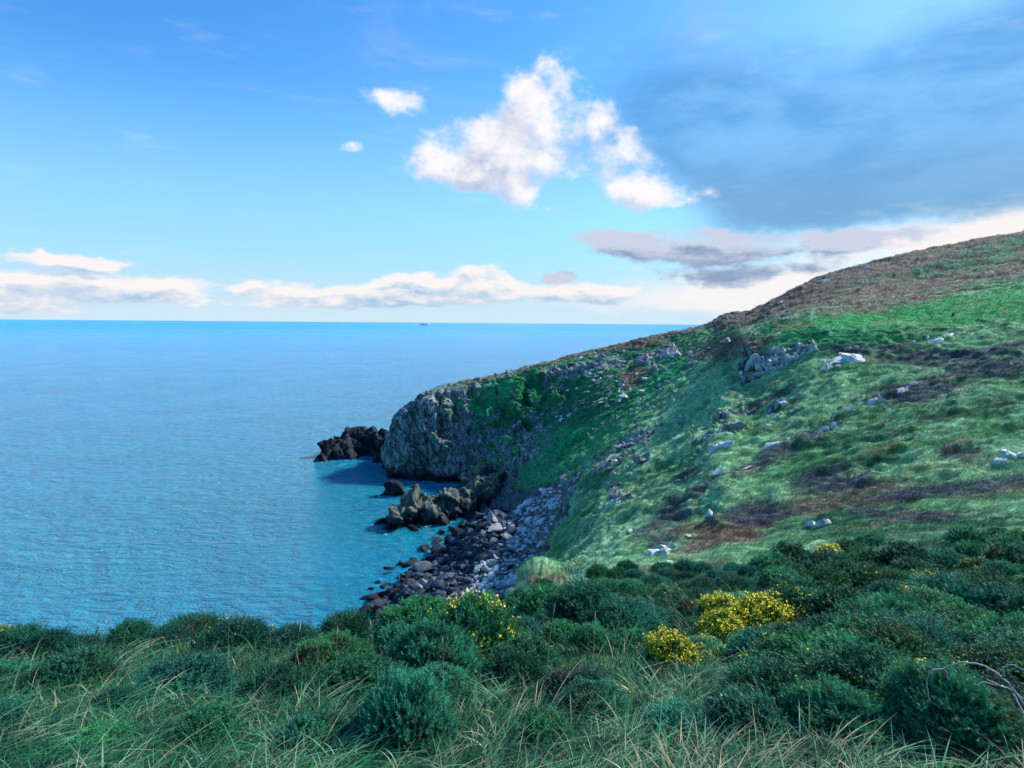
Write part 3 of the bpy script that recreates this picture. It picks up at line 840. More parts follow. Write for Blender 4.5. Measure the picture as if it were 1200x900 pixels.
def outcrop(n, x0, x1, top, bot, size, mat, label, name='rock_crag', seed=0, aspect=1.5):
    rr = np.random.default_rng(seed); VV, FF, k = [], [], 0; org = None; placed = []
    for q in range(n):
        px = x0 + (x1 - x0) * (q + rr.random() * 3) / (n + 2); t_, b_ = top(px), bot(px); py = rr.uniform(t_, b_)
        loc, nn = hit(px, py)
        if loc is None: continue
        if org is None: org = np.array(loc)
        sz = size * rr.uniform(0.6, 1.3) * loc.y / F * 0.5
        v, f = rock_shape(seed * 50 + q, 3, (sz * 0.8, sz * 0.8, sz * aspect))
        v = v * np.array([rr.uniform(.8, 1.5), 1, rr.uniform(.7, 1.2)])
        v = v @ np.array(Euler((rr.uniform(-.4, .3), rr.uniform(-.5, .5), rr.uniform(-.8, .8))).to_matrix()).T
        c_ = np.array(loc)
        if placed:
            j = min(range(len(placed)), key=lambda t: np.linalg.norm(placed[t][0] - c_)); pc, ps = placed[j]
            dd = np.linalg.norm(pc - c_); mx = 0.5 * (ps + sz)
            if dd > mx: c_ = pc + (c_ - pc) * mx / dd
        placed.append((c_, sz))
        VV.append(v + c_ - org); FF.append(f + k); k += len(v)
    o = mesh_np(name, np.concatenate(VV), np.concatenate(FF), mat); o.location = org.tolist()
    return tag(o, label, 'rock')


I = lambda xs_, ys_: (lambda x: float(np.interp(x, xs_, ys_)))
M_crag = mat_rock('crag_rock', (0.22, 0.25, 0.28), (0.62, 0.64, 0.64), 0.9, bump=0.3)
outcrop(95, 868, 956, I([868, 885, 920, 957], [410, 414, 408, 402]), I([868, 890, 930, 957], [450, 443, 424, 410]), 11, M_crag, 'big grey and white crag with a vertical face below the green meadow', seed=1, aspect=1.1)
outcrop(26, 965, 1008, I([965, 1008], [420, 414]), I([965, 985, 1008], [434, 432, 417]), 9, M_white, 'pale broken rocks around the broad ledge right of the grey crag', 'rock_outcrop', 2, 0.6)
outcrop(30, 775, 800, I([775, 800], [415, 400]), I([775, 800], [432, 420]), 9, M_crag, 'light grey outcrop near the top of the gully', 'rock_outcrop', 3)
outcrop(30, 720, 765, I([720, 765], [520, 505]), I([720, 765], [530, 520]), 9, M_grey, 'broad grey rib of rock beside the gully above the tilted block', 'rock_outcrop', 4, 0.8)
outcrop(22, 822, 862, I([822, 862], [508, 484]), I([822, 862], [520, 500]), 9, M_grey, 'grey rib of rock running down the middle of the slope', 'rock_outcrop', 5, 0.8)
outcrop(18, 706, 732, I([706, 732], [592, 570]), I([706, 732], [600, 590]), 8, M_pale, 'pale shattered rocks on the near slope above the scree', 'rock_outcrop', 6, 0.8)
outcrop(16, 745, 765, I([745, 765], [412, 408]), I([745, 765], [430, 425]), 9, M_grey, 'grey cliff blocks on the headland under the skyline', 'rock_outcrop', 7)
outcrop(14, 900, 922, I([900, 922], [478, 462]), I([900, 922], [486, 474]), 7, M_grey, 'bluish grey rocks below the big crag', 'rock_outcrop', 8)
outcrop(40, 640, 720, I([640, 720], [432, 418]), I([640, 720], [444, 432]), 8, M_grey, 'band of grey rock under the rim of the headland', 'rock_outcrop', 9)
outcrop(26, 640, 690, I([640, 690], [578, 548]), I([640, 690], [590, 562]), 9, M_grey, 'jumbled grey rocks in the gully above the scree', 'rock_outcrop', 10, 0.8)
# small stones sprinkled over the headland and the upper slope
def sprinkle(n, region, smin, smax, mats, name, label, group, r, seeds, cond=lambda x, y: True):
    c = 0; tries = 0
    while c < n and tries < n * 30:
        tries += 1
        px = r.uniform(region[0], region[2]); py = r.uniform(region[1], region[3])
        if not cond(px, py): continue
        loc, nn = hit(px, py)
        if loc is None or loc.y < 50 or loc.z < 1: continue
        s = r.uniform(smin, smax) ** 1.0 * loc.y / F * 0.5
        mt = mats[int(r.integers(0, len(mats)))]
        o = rock_obj(name, mt, (loc.x, loc.y, loc.z + s * 0.15), (s * r.uniform(1, 1.6), s, s * r.uniform(0.6, 1.1)), r.uniform(0, 6), (r.uniform(-.3, .3), r.uniform(-.4, .2)), proto=int(seeds + r.integers(0, 5)))
        tag(o, label, 'stone', group); c += 1


cl = [(r_.uniform(650, 800), r_.uniform(420, 500)) for _ in range(14)]
sprinkle(120, (640, 418, 800, 560), 2, 5.5, [M_pale, M_white, M_grey], 'headland_stone', 'small pale stone poking out of the shaded green headland slope', 'stones on the headland slope', r_, 20,
         lambda x, y: min((x - a) ** 2 + ((y - b) * 1.3) ** 2 for a, b in cl) < 14 ** 2)
cl2 = [(715, 590), (740, 560), (850, 500), (835, 525), (870, 470), (930, 470), (700, 610), (800, 480), (690, 640), (780, 455), (760, 500), (1060, 460), (900, 500), (820, 545)]
sprinkle(100, (670, 440, 1100, 650), 2, 6, [M_pale, M_white, M_pale, M_grey], 'slope_stone', 'small pale stone lying in the grass of the near slope', 'stones on the near slope', r_, 30,
         lambda x, y: min((x - a) ** 2 + ((y - b) * 1.3) ** 2 for a, b in cl2) < 16 ** 2)

# ------------------------------------------------------------------ gorse bushes
def tri_spines(base, direc, length, width, r):
    """one thin triangle per spine"""
    n = len(base)
    side = np.cross(direc, r.normal(size=(n, 3))); side /= np.linalg.norm(side, axis=1)[:, None] + 1e-9
    a = base - side * width[:, None]; b = base + side * width[:, None]; c = base + direc * length[:, None]
    V = np.stack([a, b, c], 1).reshape(-1, 3)
    return V, np.arange(n * 3).reshape(-1, 3)


def bush_meshes(seed, nshoot, nsp, spl, spw, shoot_len, colA, colB):
    r = np.random.default_rng(seed)
    u = r.random(nshoot); ph = r.uniform(0, 2 * math.pi, nshoot)
    cz = 1 - 1.05 * u; sz = np.sqrt(np.clip(1 - cz * cz, 0, 1))
    d = np.stack([sz * np.cos(ph), sz * np.sin(ph), cz], 1)
    lump = 1 + 0.34 * fbm(d * 2.4 + seed * 5.1, 3)
    rad = lump * (1 - 0.42 * r.random(nshoot) ** 2.0) * (1 - shoot_len)
    root = d * rad[:, None]
    sd = d + np.array([0, 0, 0.55]) + 0.35 * r.normal(size=(nshoot, 3)); sd /= np.linalg.norm(sd, axis=1)[:, None]
    L = shoot_len * r.uniform(0.7, 1.4, nshoot)
    t = (np.arange(nsp) + 0.5) / nsp
    base = root[:, None, :] + sd[:, None, :] * (L[:, None] * t[None, :])[..., None]
    out = r.normal(size=(nshoot, nsp, 3)); out -= (out * sd[:, None]).sum(-1, keepdims=True) * sd[:, None]
    out /= np.linalg.norm(out, axis=-1, keepdims=True)
    dirs = out * 0.85 + sd[:, None] * 0.75; dirs /= np.linalg.norm(dirs, axis=-1, keepdims=True)
    ln = spl * (1.15 - 0.6 * t[None, :]) * r.uniform(0.7, 1.3, (nshoot, nsp))
    V, Fc = tri_spines(base.reshape(-1, 3), dirs.reshape(-1, 3), ln.ravel(), np.full(nshoot * nsp, spw), r)
    mixv = np.clip(r.normal(0.45, 0.25, nshoot), 0, 1)[:, None] * np.ones((1, nsp)) * 0.7 + 0.3 * t[None, :] * np.ones((nshoot, 1))
    col = colA + (colB - colA) * mixv.reshape(-1, 1)
    col = np.repeat(col, 3, 0)
    V[:, 2] = np.maximum(V[:, 2], -0.12)
    tips = root + sd * L[:, None] * 0.95
    return V, Fc, col, tips, d


def flower_mesh(tips, sel, size, r):
    n = len(sel); c = tips[sel]
    VV = []; 
    for k in range(5):
        cc = c + r.normal(size=(n, 3)) * size * 1.0
        a = r.normal(size=(n, 3)); a /= np.linalg.norm(a, axis=1)[:, None]
        b = np.cross(a, r.normal(size=(n, 3))); b /= np.linalg.norm(b, axis=1)[:, None]
        s = size * r.uniform(0.6, 1.1, (n, 1))
        VV.append(np.stack([cc - a * s, cc - b * s * 0.6, cc + a * s, cc + b * s * 0.6], 1).reshape(-1, 3))
    V = np.concatenate(VV)
    return V, np.arange(len(V)).reshape(-1, 4)


def stems_mesh(seed, n, r0=0.02):
    r = np.random.default_rng(seed); VV, FF = [], []; k = 0
    for _ in range(n):
        ph = r.uniform(0, 6.28); el = r.uniform(0.3, 1.4)
        tip = np.array([math.cos(ph) * math.cos(el), math.sin(ph) * math.cos(el), math.sin(el)]) * r.uniform(0.6, 0.85)
        base = np.array([math.cos(ph), math.sin(ph), 0]) * 0.08 + np.array([0, 0, -0.1])
        mid = (base + tip) * 0.5 + r.normal(size=3) * 0.06
        pts = [base, mid, tip]
        for q, p in enumerate(pts):
            rr = r0 * (1 - 0.4 * q)
            for a in range(4):
                VV.append(p + np.array([math.cos(a * 1.57) * rr, math.sin(a * 1.57) * rr, 0]))
        for q in range(2):
            for a in range(4):
                FF.append([k + q * 4 + a, k + q * 4 + (a + 1) % 4, k + q * 4 + 4 + (a + 1) % 4, k + q * 4 + 4 + a])
        k += 12
    return np.array(VV), np.array(FF)


M_gorse = mat_leaf('gorse_foliage', trans=0.2, vary=True)
M_flower = mat_plain('gorse_flower', (0.92, 0.76, 0.02), 0.6)
M_stem = mat_plain('gorse_stem', (0.09, 0.065, 0.045), 0.9)
GA, GB = np.array([0.006, 0.055, 0.028]), np.array([0.06, 0.33, 0.15])
kinds = {}
for kname, ns, nsp, spl, spw, sl, ca, cb in (
        ('close', 2600, 26, 0.075, 0.0075, 0.20, GA, GB * 1.05), ('mid', 1500, 18, 0.085, 0.012, 0.22, GA, GB),
        ('blue', 1500, 18, 0.10, 0.011, 0.28, np.array([0.006, 0.055, 0.04]), np.array([0.03, 0.25, 0.14])),
        ('edge', 1300, 20, 0.09, 0.012, 0.42, np.array([0.005, 0.05, 0.035]), np.array([0.02, 0.16, 0.09])),
        ('far', 700, 12, 0.10, 0.020, 0.24, GA * 0.9, GB * 0.85)):
    for var in range(3 if kname != 'close' else 2):
        seed = hash((len(kinds), 3)) % 1000 + len(kinds) * 17
        Vv, Ff, cc, tips, d = bush_meshes(seed, ns, nsp, spl, spw, sl, ca, cb)
        fo = mesh_np('foliage', Vv, Ff, M_gorse, cols={'tint': cc}, link=False).data
        rr = np.random.default_rng(seed + 1)
        tops = np.nonzero((d[:, 2] > 0.25))[0]
        fl = {}
        cl_n = fbm(d * 3.0 + seed, 2)
        for dens, fsz in (('sparse', 0.024), ('some', 0.032), ('full', 0.042)):
            if dens == 'sparse': cand = tops[cl_n[tops] > 0.38][:18]
            elif dens == 'some': cand = tops[cl_n[tops] > 0.12]; cand = cand[rr.random(len(cand)) < 0.7]
            else: cand = tops[(cl_n[tops] > -0.4)]; cand = cand[rr.random(len(cand)) < 0.9]
            if len(cand) == 0: cand = tops[:6]
            fv, ff = flower_mesh(tips, cand, fsz * (1.3 if kname == 'far' else 1.0), rr)
            fl[dens] = mesh_np('flowers', fv, ff, M_flower, link=False).data
        sv, sf = stems_mesh(seed, 26)
        sm = mesh_np('stems', sv, sf, M_stem, link=False).data
        kinds.setdefault(kname, []).append((fo, fl, sm))


def gorse(px, py, wpx, hratio, kind, flowers, label, group=None, r=None, Yover=None):
    loc, n = hit(px, py)
    if loc is None or loc.y > 60 or loc.z < 40: return None
    rad = wpx * loc.y / F * 0.5
    fo, fl, sm = kinds[kind][int(r.integers(0, len(kinds[kind])))]
    e = bpy.data.objects.new('gorse_bush', None); COL.objects.link(e)
    e.location = loc + Vector((0, rad * 0.3, rad * 0.05)); e.rotation_euler = (r.uniform(-.15, .15), r.uniform(-.1, .2), r.uniform(0, 6.3))
    e.scale = (rad * r.uniform(.9, 1.3), rad * r.uniform(.85, 1.1), rad * hratio)
    tag(e, label, 'gorse bush', group)
    for nm, me in (('foliage', fo), ('stems', sm)) + ((('flowers', fl[flowers]),) if flowers else ()):
        c = bpy.data.objects.new(nm, me); COL.objects.link(c); c.parent = e
    return e


rg = np.random.default_rng(11)
big = [
 (470, 893, 150, 1.25, 'close', None, 'round dense dark green gorse bush at the bottom edge of the photo'),
 (505, 800, 120, 1.0, 'close', None, 'soft green gorse bush behind the round one at the bottom'),
 (380, 800, 110, 0.8, 'close', None, 'spreading green gorse left of the round bush among long grass'),
 (487, 752, 95, 0.9, 'mid', None, 'light green gorse bush in front of the boulder shore'),
 (560, 772, 120, 1.15, 'mid', 'some', 'tall dark gorse bush with a line of yellow flowers down its right side'),
 (520, 730, 70, 0.8, 'mid', 'some', 'gorse bush with yellow flowers just below the large shore boulder'),
 (440, 745, 80, 0.9, 'mid', 'sparse', 'gorse bush with pale straw around it left of the flowered ones'),
 (430, 718, 50, 0.9, 'mid', None, 'small gorse bush at the cliff edge below the dark boulders'),
 (690, 735, 110, 0.8, 'blue', None, 'feathery blue green bush in the middle of the foreground'),
 (740, 745, 90, 0.8, 'blue', None, 'feathery blue green bush left of the bright flowering gorse'),
 (640, 722, 80, 0.7, 'mid', None, 'dark gorse bush at the edge right of the tall flowered one'),
 (620, 790, 90, 0.7, 'mid', 'sparse', 'low gorse mixed with straw below the tall flowered bush'),
 (788, 785, 76, 0.95, 'mid', 'full', 'flowering gorse bush thick with yellow, leftmost of the bright clump'),
 (848, 752, 66, 0.9, 'mid', 'full', 'small flowering gorse bush in the middle of the bright clump'),
 (895, 748, 86, 0.95, 'mid', 'full', 'rounded gorse bush covered in yellow flowers, right end of the bright clump'),
 (848, 727, 56, 0.9, 'mid', 'full', 'flowering gorse bush at the back of the bright clump'),
 (830, 775, 60, 0.6, 'mid', 'some', 'low sprays of yellow flowering gorse in front of the bright clump'),
 (700, 850, 90, 0.8, 'mid', None, 'dark sunken gorse beside the hollow in the grass'),
 (885, 870, 120, 0.7, 'mid', 'sparse', 'low dark gorse below the small white stone'),
 (1000, 880, 150, 0.8, 'close', 'sparse', 'dark gorse near the bottom edge left of the dead branch'),
 (1140, 880, 170, 0.9, 'close', None, 'dark gorse under the bare dead branch at the right corner'),
 (1060, 800, 130, 0.8, 'mid', 'sparse', 'gorse with a few yellow flowers left of the dead branch'),
 (975, 660, 44, 0.8, 'far', 'full', 'gorse with yellow tips just below the pair of white boulders'),
]
for px, py, w, hr, kd, fl, lab in big:
    gorse(px, py, w, hr, kd, fl, lab, None, rg)
pts = []
def many(n, region, wfun, kindf, fl_p, mind, label, group, cond=lambda x, y: True):
    c = 0; t = 0
    while c < n and t < 6000:
        t += 1
        px = rg.uniform(region[0], region[2]); py = rg.uniform(region[1], region[3])
        if not cond(px, py): continue
        m = mind * (0.35 + 0.65 * (py - 610) / 290)
        if any((px - a) ** 2 + (2.0 * (py - b)) ** 2 < m * m for a, b in pts): continue
        if any(abs(px - q[0]) < q[2] * 0.45 and -q[2] * 0.6 < py - q[1] < q[2] * 0.25 for q in big if q[5] == 'full'): continue
        pts.append((px, py)); c += 1
        gorse(px, py, wfun(py) * rg.uniform(0.8, 1.25), rg.uniform(0.6, 0.95), kindf(py), ('sparse' if rg.random() < 0.7 else 'some') if rg.random() < fl_p else None, label, group, rg)


many(135, (900, 632, 1500, 860), lambda y: 40 + (y - 630) * 0.42, lambda y: ('far' if y < 670 else ('mid' if rg.random() < 0.6 else 'blue')), 0.28, 44,
     'dark green gorse bush in the dense thicket on the right', 'gorse thicket on the right foreground', lambda x, y: y > 632 + max(0, 980 - x) * 0.5)
many(72, (-220, 725, 470, 775), lambda y: 66, lambda y: 'mid' if rg.random() < 0.15 else 'edge', 0.2, 44,
     'dark gorse bush in the row along the cliff edge against the sea', 'gorse bushes along the left cliff edge', lambda x, y: x < 90 or y < 763)
many(34, (600, 690, 900, 770), lambda y: 30 + (y - 690) * 0.4, lambda y: 'blue' if rg.random() < 0.5 else 'mid', 0.05, 40,
     'low green bush growing between long grass in the middle foreground', 'low bushes of the middle foreground')
many(26, (-20, 800, 900, 900), lambda y: 95, lambda y: 'mid' if rg.random() < .5 else 'blue', 0.0, 105,
     'low green gorse cushion half hidden in the long foreground grass', 'low gorse cushions among the foreground grass', lambda x, y: not (700 < x < 960 and y < 860))
many(22, (690, 672, 960, 712), lambda y: 30, lambda y: 'blue' if rg.random() < .6 else 'mid', 0.05, 40,
     'small dark bush at the foot of the grassy slope', 'small bushes at the foot of the slope')

# ------------------------------------------------------------------ grass
def blades(base, lean, length, width, segs, r, droop=0.9):
    n = len(base)
    t = np.linspace(0, 1, segs + 1)
    side = np.cross(lean, np.array([0, 0, 1.0])); side /= np.linalg.norm(side, axis=1)[:, None] + 1e-9
    ang = r.uniform(0, 2 * math.pi, n)
    side = side * np.cos(ang)[:, None] + lean * np.sin(ang)[:, None] * 0.6 + np.array([0, 0, 0.2]) * np.sin(ang)[:, None]
    up = np.array([0, 0, 1.0])
    P = base[:, None, :] + length[:, None, None] * (t[None, :, None] * up * (1 - 0.45 * droop * t[None, :, None]) + lean[:, None, :] * (t[None, :, None] ** 1.6) * droop)
    w = width[:, None] * (1 - t[None, :] ** 1.5) * 0.5
    A = P - side[:, None] * w[..., None]; B = P + side[:, None] * w[..., None]
    V = np.stack([A, B], 2).reshape(-1, 3)
    k = np.arange(n)[:, None] * (2 * (segs + 1)) + np.arange(segs)[None, :] * 2
    k = k.ravel()
    return V, np.stack([k, k + 1, k + 3, k + 2], 1)


M_grass = mat_leaf('grass_blades', trans=0.3, rough=0.5, spec=0.3)
M_tuft = mat_leaf('slope_grass', trans=0.25, rough=0.8, spec=0.1, scale=0.4)


def image_samples(n, region, r, ymin, ymax, dens=None):
    out = []; nn = []
    xy = np.stack([r.uniform(region[0], region[2], n), r.uniform(region[1], region[3], n)], 1)
    D = ray(xy[:, 0], xy[:, 1]); D /= np.linalg.norm(D, axis=1)[:, None]
    for d in D:
        loc, nrm, _, _ = bv.ray_cast(EYE, Vector(d))
        if loc is not None and ymin < loc.y < ymax: out.append(tuple(loc)); nn.append(tuple(nrm))
    return np.array(out), np.array(nn)


r3 = np.random.default_rng(21)
# tussocks of long coarse grass
tp, _ = image_samples(3000, (-250, 725, 1560, 1010), r3, 1.6, 13)
tpx_, tpy_ = project(tp)
def nearness(x, y):
    d = np.ones(len(x))
    for q in big:
        d = np.minimum(d, np.where((np.abs(x - q[0]) < q[2] * 0.42) & (y - q[1] < q[2] * 0.05) & (y - q[1] > -q[2] * 0.9), 0.12, 1.0))
    return d
keepp = nearness(tpx_, tpy_) * np.where((tpx_ > 940) & (tpy_ < 830), 0.6, 1) * np.where((tpx_ > 600) & (tpx_ < 940) & (tpy_ < 790), 0.5, 1)
keepp *= np.where((tpx_ < 45) & (tpy_ > 870), 0.15, 1)
sel = r3.random(len(tp)) < keepp; tp = tp[sel]; tpx_ = tpx_[sel]; tpy_ = tpy_[sel]
nb = 17
base = np.repeat(tp, nb, 0); n = len(base)
sp = r3.normal(size=(n, 3)) * np.array([0.06, 0.06, 0.0]); base = base + sp - np.array([0, 0, 0.03])
tang = r3.normal(size=(len(tp), 2)) * 0.32 + 0.45 * np.stack([fbm(tp / 0.9, 2, off=401), fbm(tp / 0.9, 2, off=433)], 1)
lean = np.concatenate([sp[:, :2] / 0.08 * 0.5 + np.repeat(tang, nb, 0) + np.array([0.28, -0.10]) + 0.22 * r3.normal(size=(n, 2)), np.zeros((n, 1))], 1)
tl = np.repeat(r3.uniform(0.14, 0.30, len(tp)) * (1 + 0.5 * fbm(tp / 0.8, 2, off=450)) * np.clip(tp[:, 1] / 4.0, 0.75, 1.15), nb)
length = tl * r3.uniform(0.6, 1.25, n)
width = r3.uniform(0.005, 0.012, n) * np.clip(base[:, 1] / 4.0, 0.8, 1.8)
V, Fq = blades(base, lean, length, width, 5, r3)
ct = np.array([[0.015, 0.17, 0.055], [0.06, 0.26, 0.11], [0.22, 0.42, 0.24], [0.55, 0.46, 0.26], [0.006, 0.09, 0.04]])
pn = fbm(tp / 1.4, 2, off=301)
drycl = smooth(0.0, 0.5, pn) * 0.5 + 0.35 * smooth(520, 620, tpx_) * smooth(820, 720, tpx_) * (tpy_ > 790)
u = r3.random(n); dr = np.repeat(drycl, nb)
ci = np.where(u < 0.26 - 0.2 * dr, 0, np.where(u < 0.50 - 0.2 * dr, 4, np.where(u < 0.74 - 0.15 * dr, 1, np.where(u < 0.92 - 0.25 * dr, 2, 3))))
bc = ct[ci] * r3.uniform(0.75, 1.25, (n, 1))
bcv = np.repeat(bc, 12, 0)
g = mesh_np('long_grass', V, Fq, M_grass, cols={'tint': bcv}, smoothf=True)
tag(g, 'long coarse green and straw coloured grass covering the foreground slope', kind='stuff')
# bold arching tussocks
tb, _ = image_samples(1250, (-250, 740, 1560, 1010), r3, 1.8, 10)
bx_, by_ = project(tb)
kp = nearness(bx_, by_) * np.where((bx_ > 940) & (by_ < 850), 0.55, 1)
tb = tb[r3.random(len(tb)) < kp]
nb = 46
base = np.repeat(tb, nb, 0); n = len(base)
ph = r3.uniform(0, 2 * math.pi, n); rad_ = np.sqrt(r3.random(n))
dd_ = np.stack([np.cos(ph), np.sin(ph)], 1) * rad_[:, None]
base = base + np.concatenate([dd_ * 0.07, np.full((n, 1), -0.03)], 1)
lean = np.concatenate([dd_ * 0.75 + np.array([0.35, -0.12]) + np.repeat(r3.normal(size=(len(tb), 2)) * 0.22, nb, 0) + 0.12 * r3.normal(size=(n, 2)), np.zeros((n, 1))], 1)
Ln = np.repeat(r3.uniform(0.18, 0.36, len(tb)), nb) * r3.uniform(0.55, 1.2, n)
V_b, F_b = blades(base, lean, Ln, r3.uniform(0.007, 0.015, n) * np.clip(base[:, 1] / 4, 0.8, 1.8), 6, r3, droop=1.25)
dryt = np.repeat((r3.random(len(tb)) < 0.3 + 0.3 * ((tb[:, 0] > -0.3) & (tb[:, 0] < 1.0))).astype(float), nb)
u = r3.random(n) + 0.28 * dryt
ci = np.where(u < 0.28, 0, np.where(u < 0.55, 4, np.where(u < 0.84, 1, np.where(u < 1.06, 2, 3))))
bcb = ct[ci] * r3.uniform(0.75, 1.3, (n, 1))
gb = mesh_np('grass_tussocks', V_b, F_b, M_grass, cols={'tint': np.repeat(bcb, 14, 0)}, smoothf=True)
tag(gb, 'arching tussocks of broad bladed grass in the foreground', kind='stuff')
# short undergrowth that hides the soil
up_, _ = image_samples(21000, (-250, 700, 1560, 1010), r3, 1.6, 26)
nb = 9
base = np.repeat(up_, nb, 0); n = len(base)
base = base + r3.normal(size=(n, 3)) * np.array([0.09, 0.09, 0.0]) * np.clip(base[:, 1:2] / 6, 0.7, 2.2)
lean = np.concatenate([0.5 * r3.normal(size=(n, 2)) + np.array([0.15, 0]), np.zeros((n, 1))], 1)
sc_ = np.clip(base[:, 1] / 5.0, 0.8, 2.0)
V, Fq = blades(base, lean, r3.uniform(0.08, 0.2, n) * sc_, r3.uniform(0.006, 0.013, n) * sc_, 2, r3)
u = r3.random((n, 1))
bc = np.where(u < 0.55, np.array([[0.008, 0.07, 0.03]]), np.where(u < 0.9, np.array([[0.03, 0.17, 0.07]]), np.array([[0.16, 0.15, 0.09]]))) * r3.uniform(0.7, 1.3, (n, 1))
g = mesh_np('undergrowth', V, Fq, M_grass, cols={'tint': np.repeat(bc, 6, 0)}, smoothf=True)
tag(g, 'short dark green undergrowth between the tussocks of the foreground', kind='stuff')
# wind-combed grass and heather of the slope
sp_, sn_ = image_samples(150000, (600, 230, 1480, 715), r3, 13, 330)
_, _, scol, srock = cover(sp_)
sel = (srock < 0.4) | (r3.random(len(sp_)) < 0.08)
sp_ = sp_[sel]; scol = scol[sel]
nb = 5
base = np.repeat(sp_, nb, 0); n = len(base)
kk = np.clip(base[:, 1] / 60.0, 0.5, 4.0)
base = base + r3.normal(size=(n, 3)) * np.array([0.16, 0.16, 0.02]) * kk[:, None]
lean = np.concatenate([np.array([0.75, 0.1]) + 0.45 * r3.normal(size=(n, 2)), np.zeros((n, 1))], 1)
length = r3.uniform(0.25, 0.62, n) * np.clip(base[:, 1] / 50, 0.6, 1.7)
width = r3.uniform(0.03, 0.07, n) * kk
V, Fq = blades(base, lean, length, width, 1, r3)
bc = np.repeat(scol, nb, 0) * r3.uniform(0.62, 1.5, (n, 1))
keep4 = np.repeat(bc, 4, 0)
g = mesh_np('slope_grass', V, Fq, M_tuft, cols={'tint': keep4})
tag(g, 'wind combed grass and heather covering the far slope', kind='stuff')
print('grass', len(V))


# ------------------------------------------------------------------ thin stalks, dead branch
def tube(points, radii, sides=5):
    pts = np.array(points, float); m = len(pts); V = []
    for i in range(m):
        t = pts[min(i + 1, m - 1)] - pts[max(i - 1, 0)]; t /= np.linalg.norm(t) + 1e-9
        a = np.cross(t, [0.3, 0.9, 0.2]); a /= np.linalg.norm(a); b = np.cross(t, a)
        for k in range(sides):
            an = 2 * math.pi * k / sides
            V.append(pts[i] + (a * math.cos(an) + b * math.sin(an)) * radii[i])
    Fq = [[i * sides + k, i * sides + (k + 1) % sides, (i + 1) * sides + (k + 1) % sides, (i + 1) * sides + k] for i in range(m - 1) for k in range(sides)]
    return np.array(V), np.array(Fq)


def join(lst):
    V, Fq, k = [], [], 0
    for v, f in lst: V.append(v); Fq.append(f + k); k += len(v)
    return np.concatenate(V), np.concatenate(Fq)


M_stalk = mat_plain('dry_stalk', (0.42, 0.36, 0.26), 0.8)
M_wood = mat_plain('dead_wood', (0.36, 0.34, 0.33), 0.85)


def at_depth(px, py, Y):
    d = ray(px, py); t = Y / d[1]
    return np.array([d[0] * t, Y, 60 + d[2] * t])


br = [  # polylines px,py,Y with radii in m
 ([(1215, 845, 2.9), (1190, 812, 3.0), (1170, 790, 3.05), (1150, 779, 3.1), (1125, 777, 3.15), (1106, 783, 3.2), (1092, 786, 3.2), (1086, 800, 3.2), (1090, 822, 3.2)], 0.010, 0.004),
 ([(1176, 792, 3.05), (1178, 781, 3.0), (1190, 780, 2.95), (1212, 792, 2.9)], 0.008, 0.005),
 ([(1205, 822, 3.0), (1180, 806, 3.1), (1155, 800, 3.15), (1142, 802, 3.15)], 0.006, 0.003),
 ([(1184, 808, 3.1), (1165, 800, 3.1), (1158, 796, 3.1)], 0.005, 0.003),
 ([(1106, 783, 3.2), (1112, 797, 3.2)], 0.004, 0.002),
 ([(1157, 776, 3.1), (1158, 770, 3.1)], 0.004, 0.002),
 ([(1125, 777, 3.15), (1110, 766, 3.15)], 0.003, 0.0015),
 ([(1142, 802, 3.15), (1136, 790, 3.15)], 0.003, 0.0015),
 ([(1215, 870, 2.8), (1200, 836, 2.9), (1186, 812, 3.0)], 0.009, 0.006),
]
root_p = at_depth(1215, 845, 2.9 * 0.72)
be = bpy.data.objects.new('dead_branch', None); COL.objects.link(be); be.location = root_p.tolist()
tag(be, 'bare pale dead branch arching out of the gorse at the right edge', 'branch')
for gi, (nm, sel_) in enumerate((('main_stem', (0, 8)), ('side_twigs', (1, 2, 3, 4, 5, 6, 7)))):
    ls = []
    for q in sel_:
        pl, ra, rb = br[q]
        P = np.array([at_depth(p[0], p[1], p[2] * 0.72) for p in pl]) - root_p
        # subdivide smoothly
        tt = np.arange(len(P), dtype=float); tq = np.linspace(0, len(P) - 1, (len(P) - 1) * 4 + 1)
        P = pchip(tt, P, tq) if len(P) > 2 else P[0] + (P[1] - P[0]) * tq[:, None]
        P = P + r3.normal(size=P.shape) * 0.0018
        ls.append(tube(P, np.linspace(ra, rb, len(P)) * 0.45))
    v, f = join(ls); mesh_np(nm, v, f, M_wood, parent=be, smoothf=True)

# seed-head stalks
def stalk_v(x, y, h, lx, ly, r):
    z, _ = ground_z(x, y)
    P = [np.array([x + lx * t * t, y + ly * t * t, z + h * t]) for t in (0, .3, .6, .85, 1)]
    a = tube(P, [0.0022, 0.002, 0.0016, 0.0013, 0.001], 4)
    hd = [P[-1] + (P[-1] - P[-2]) * s for s in (0, .35, .8, 1.1)]
    b = tube(hd, [0.002, 0.006, 0.004, 0.001], 5)
    return a, b, P[0]


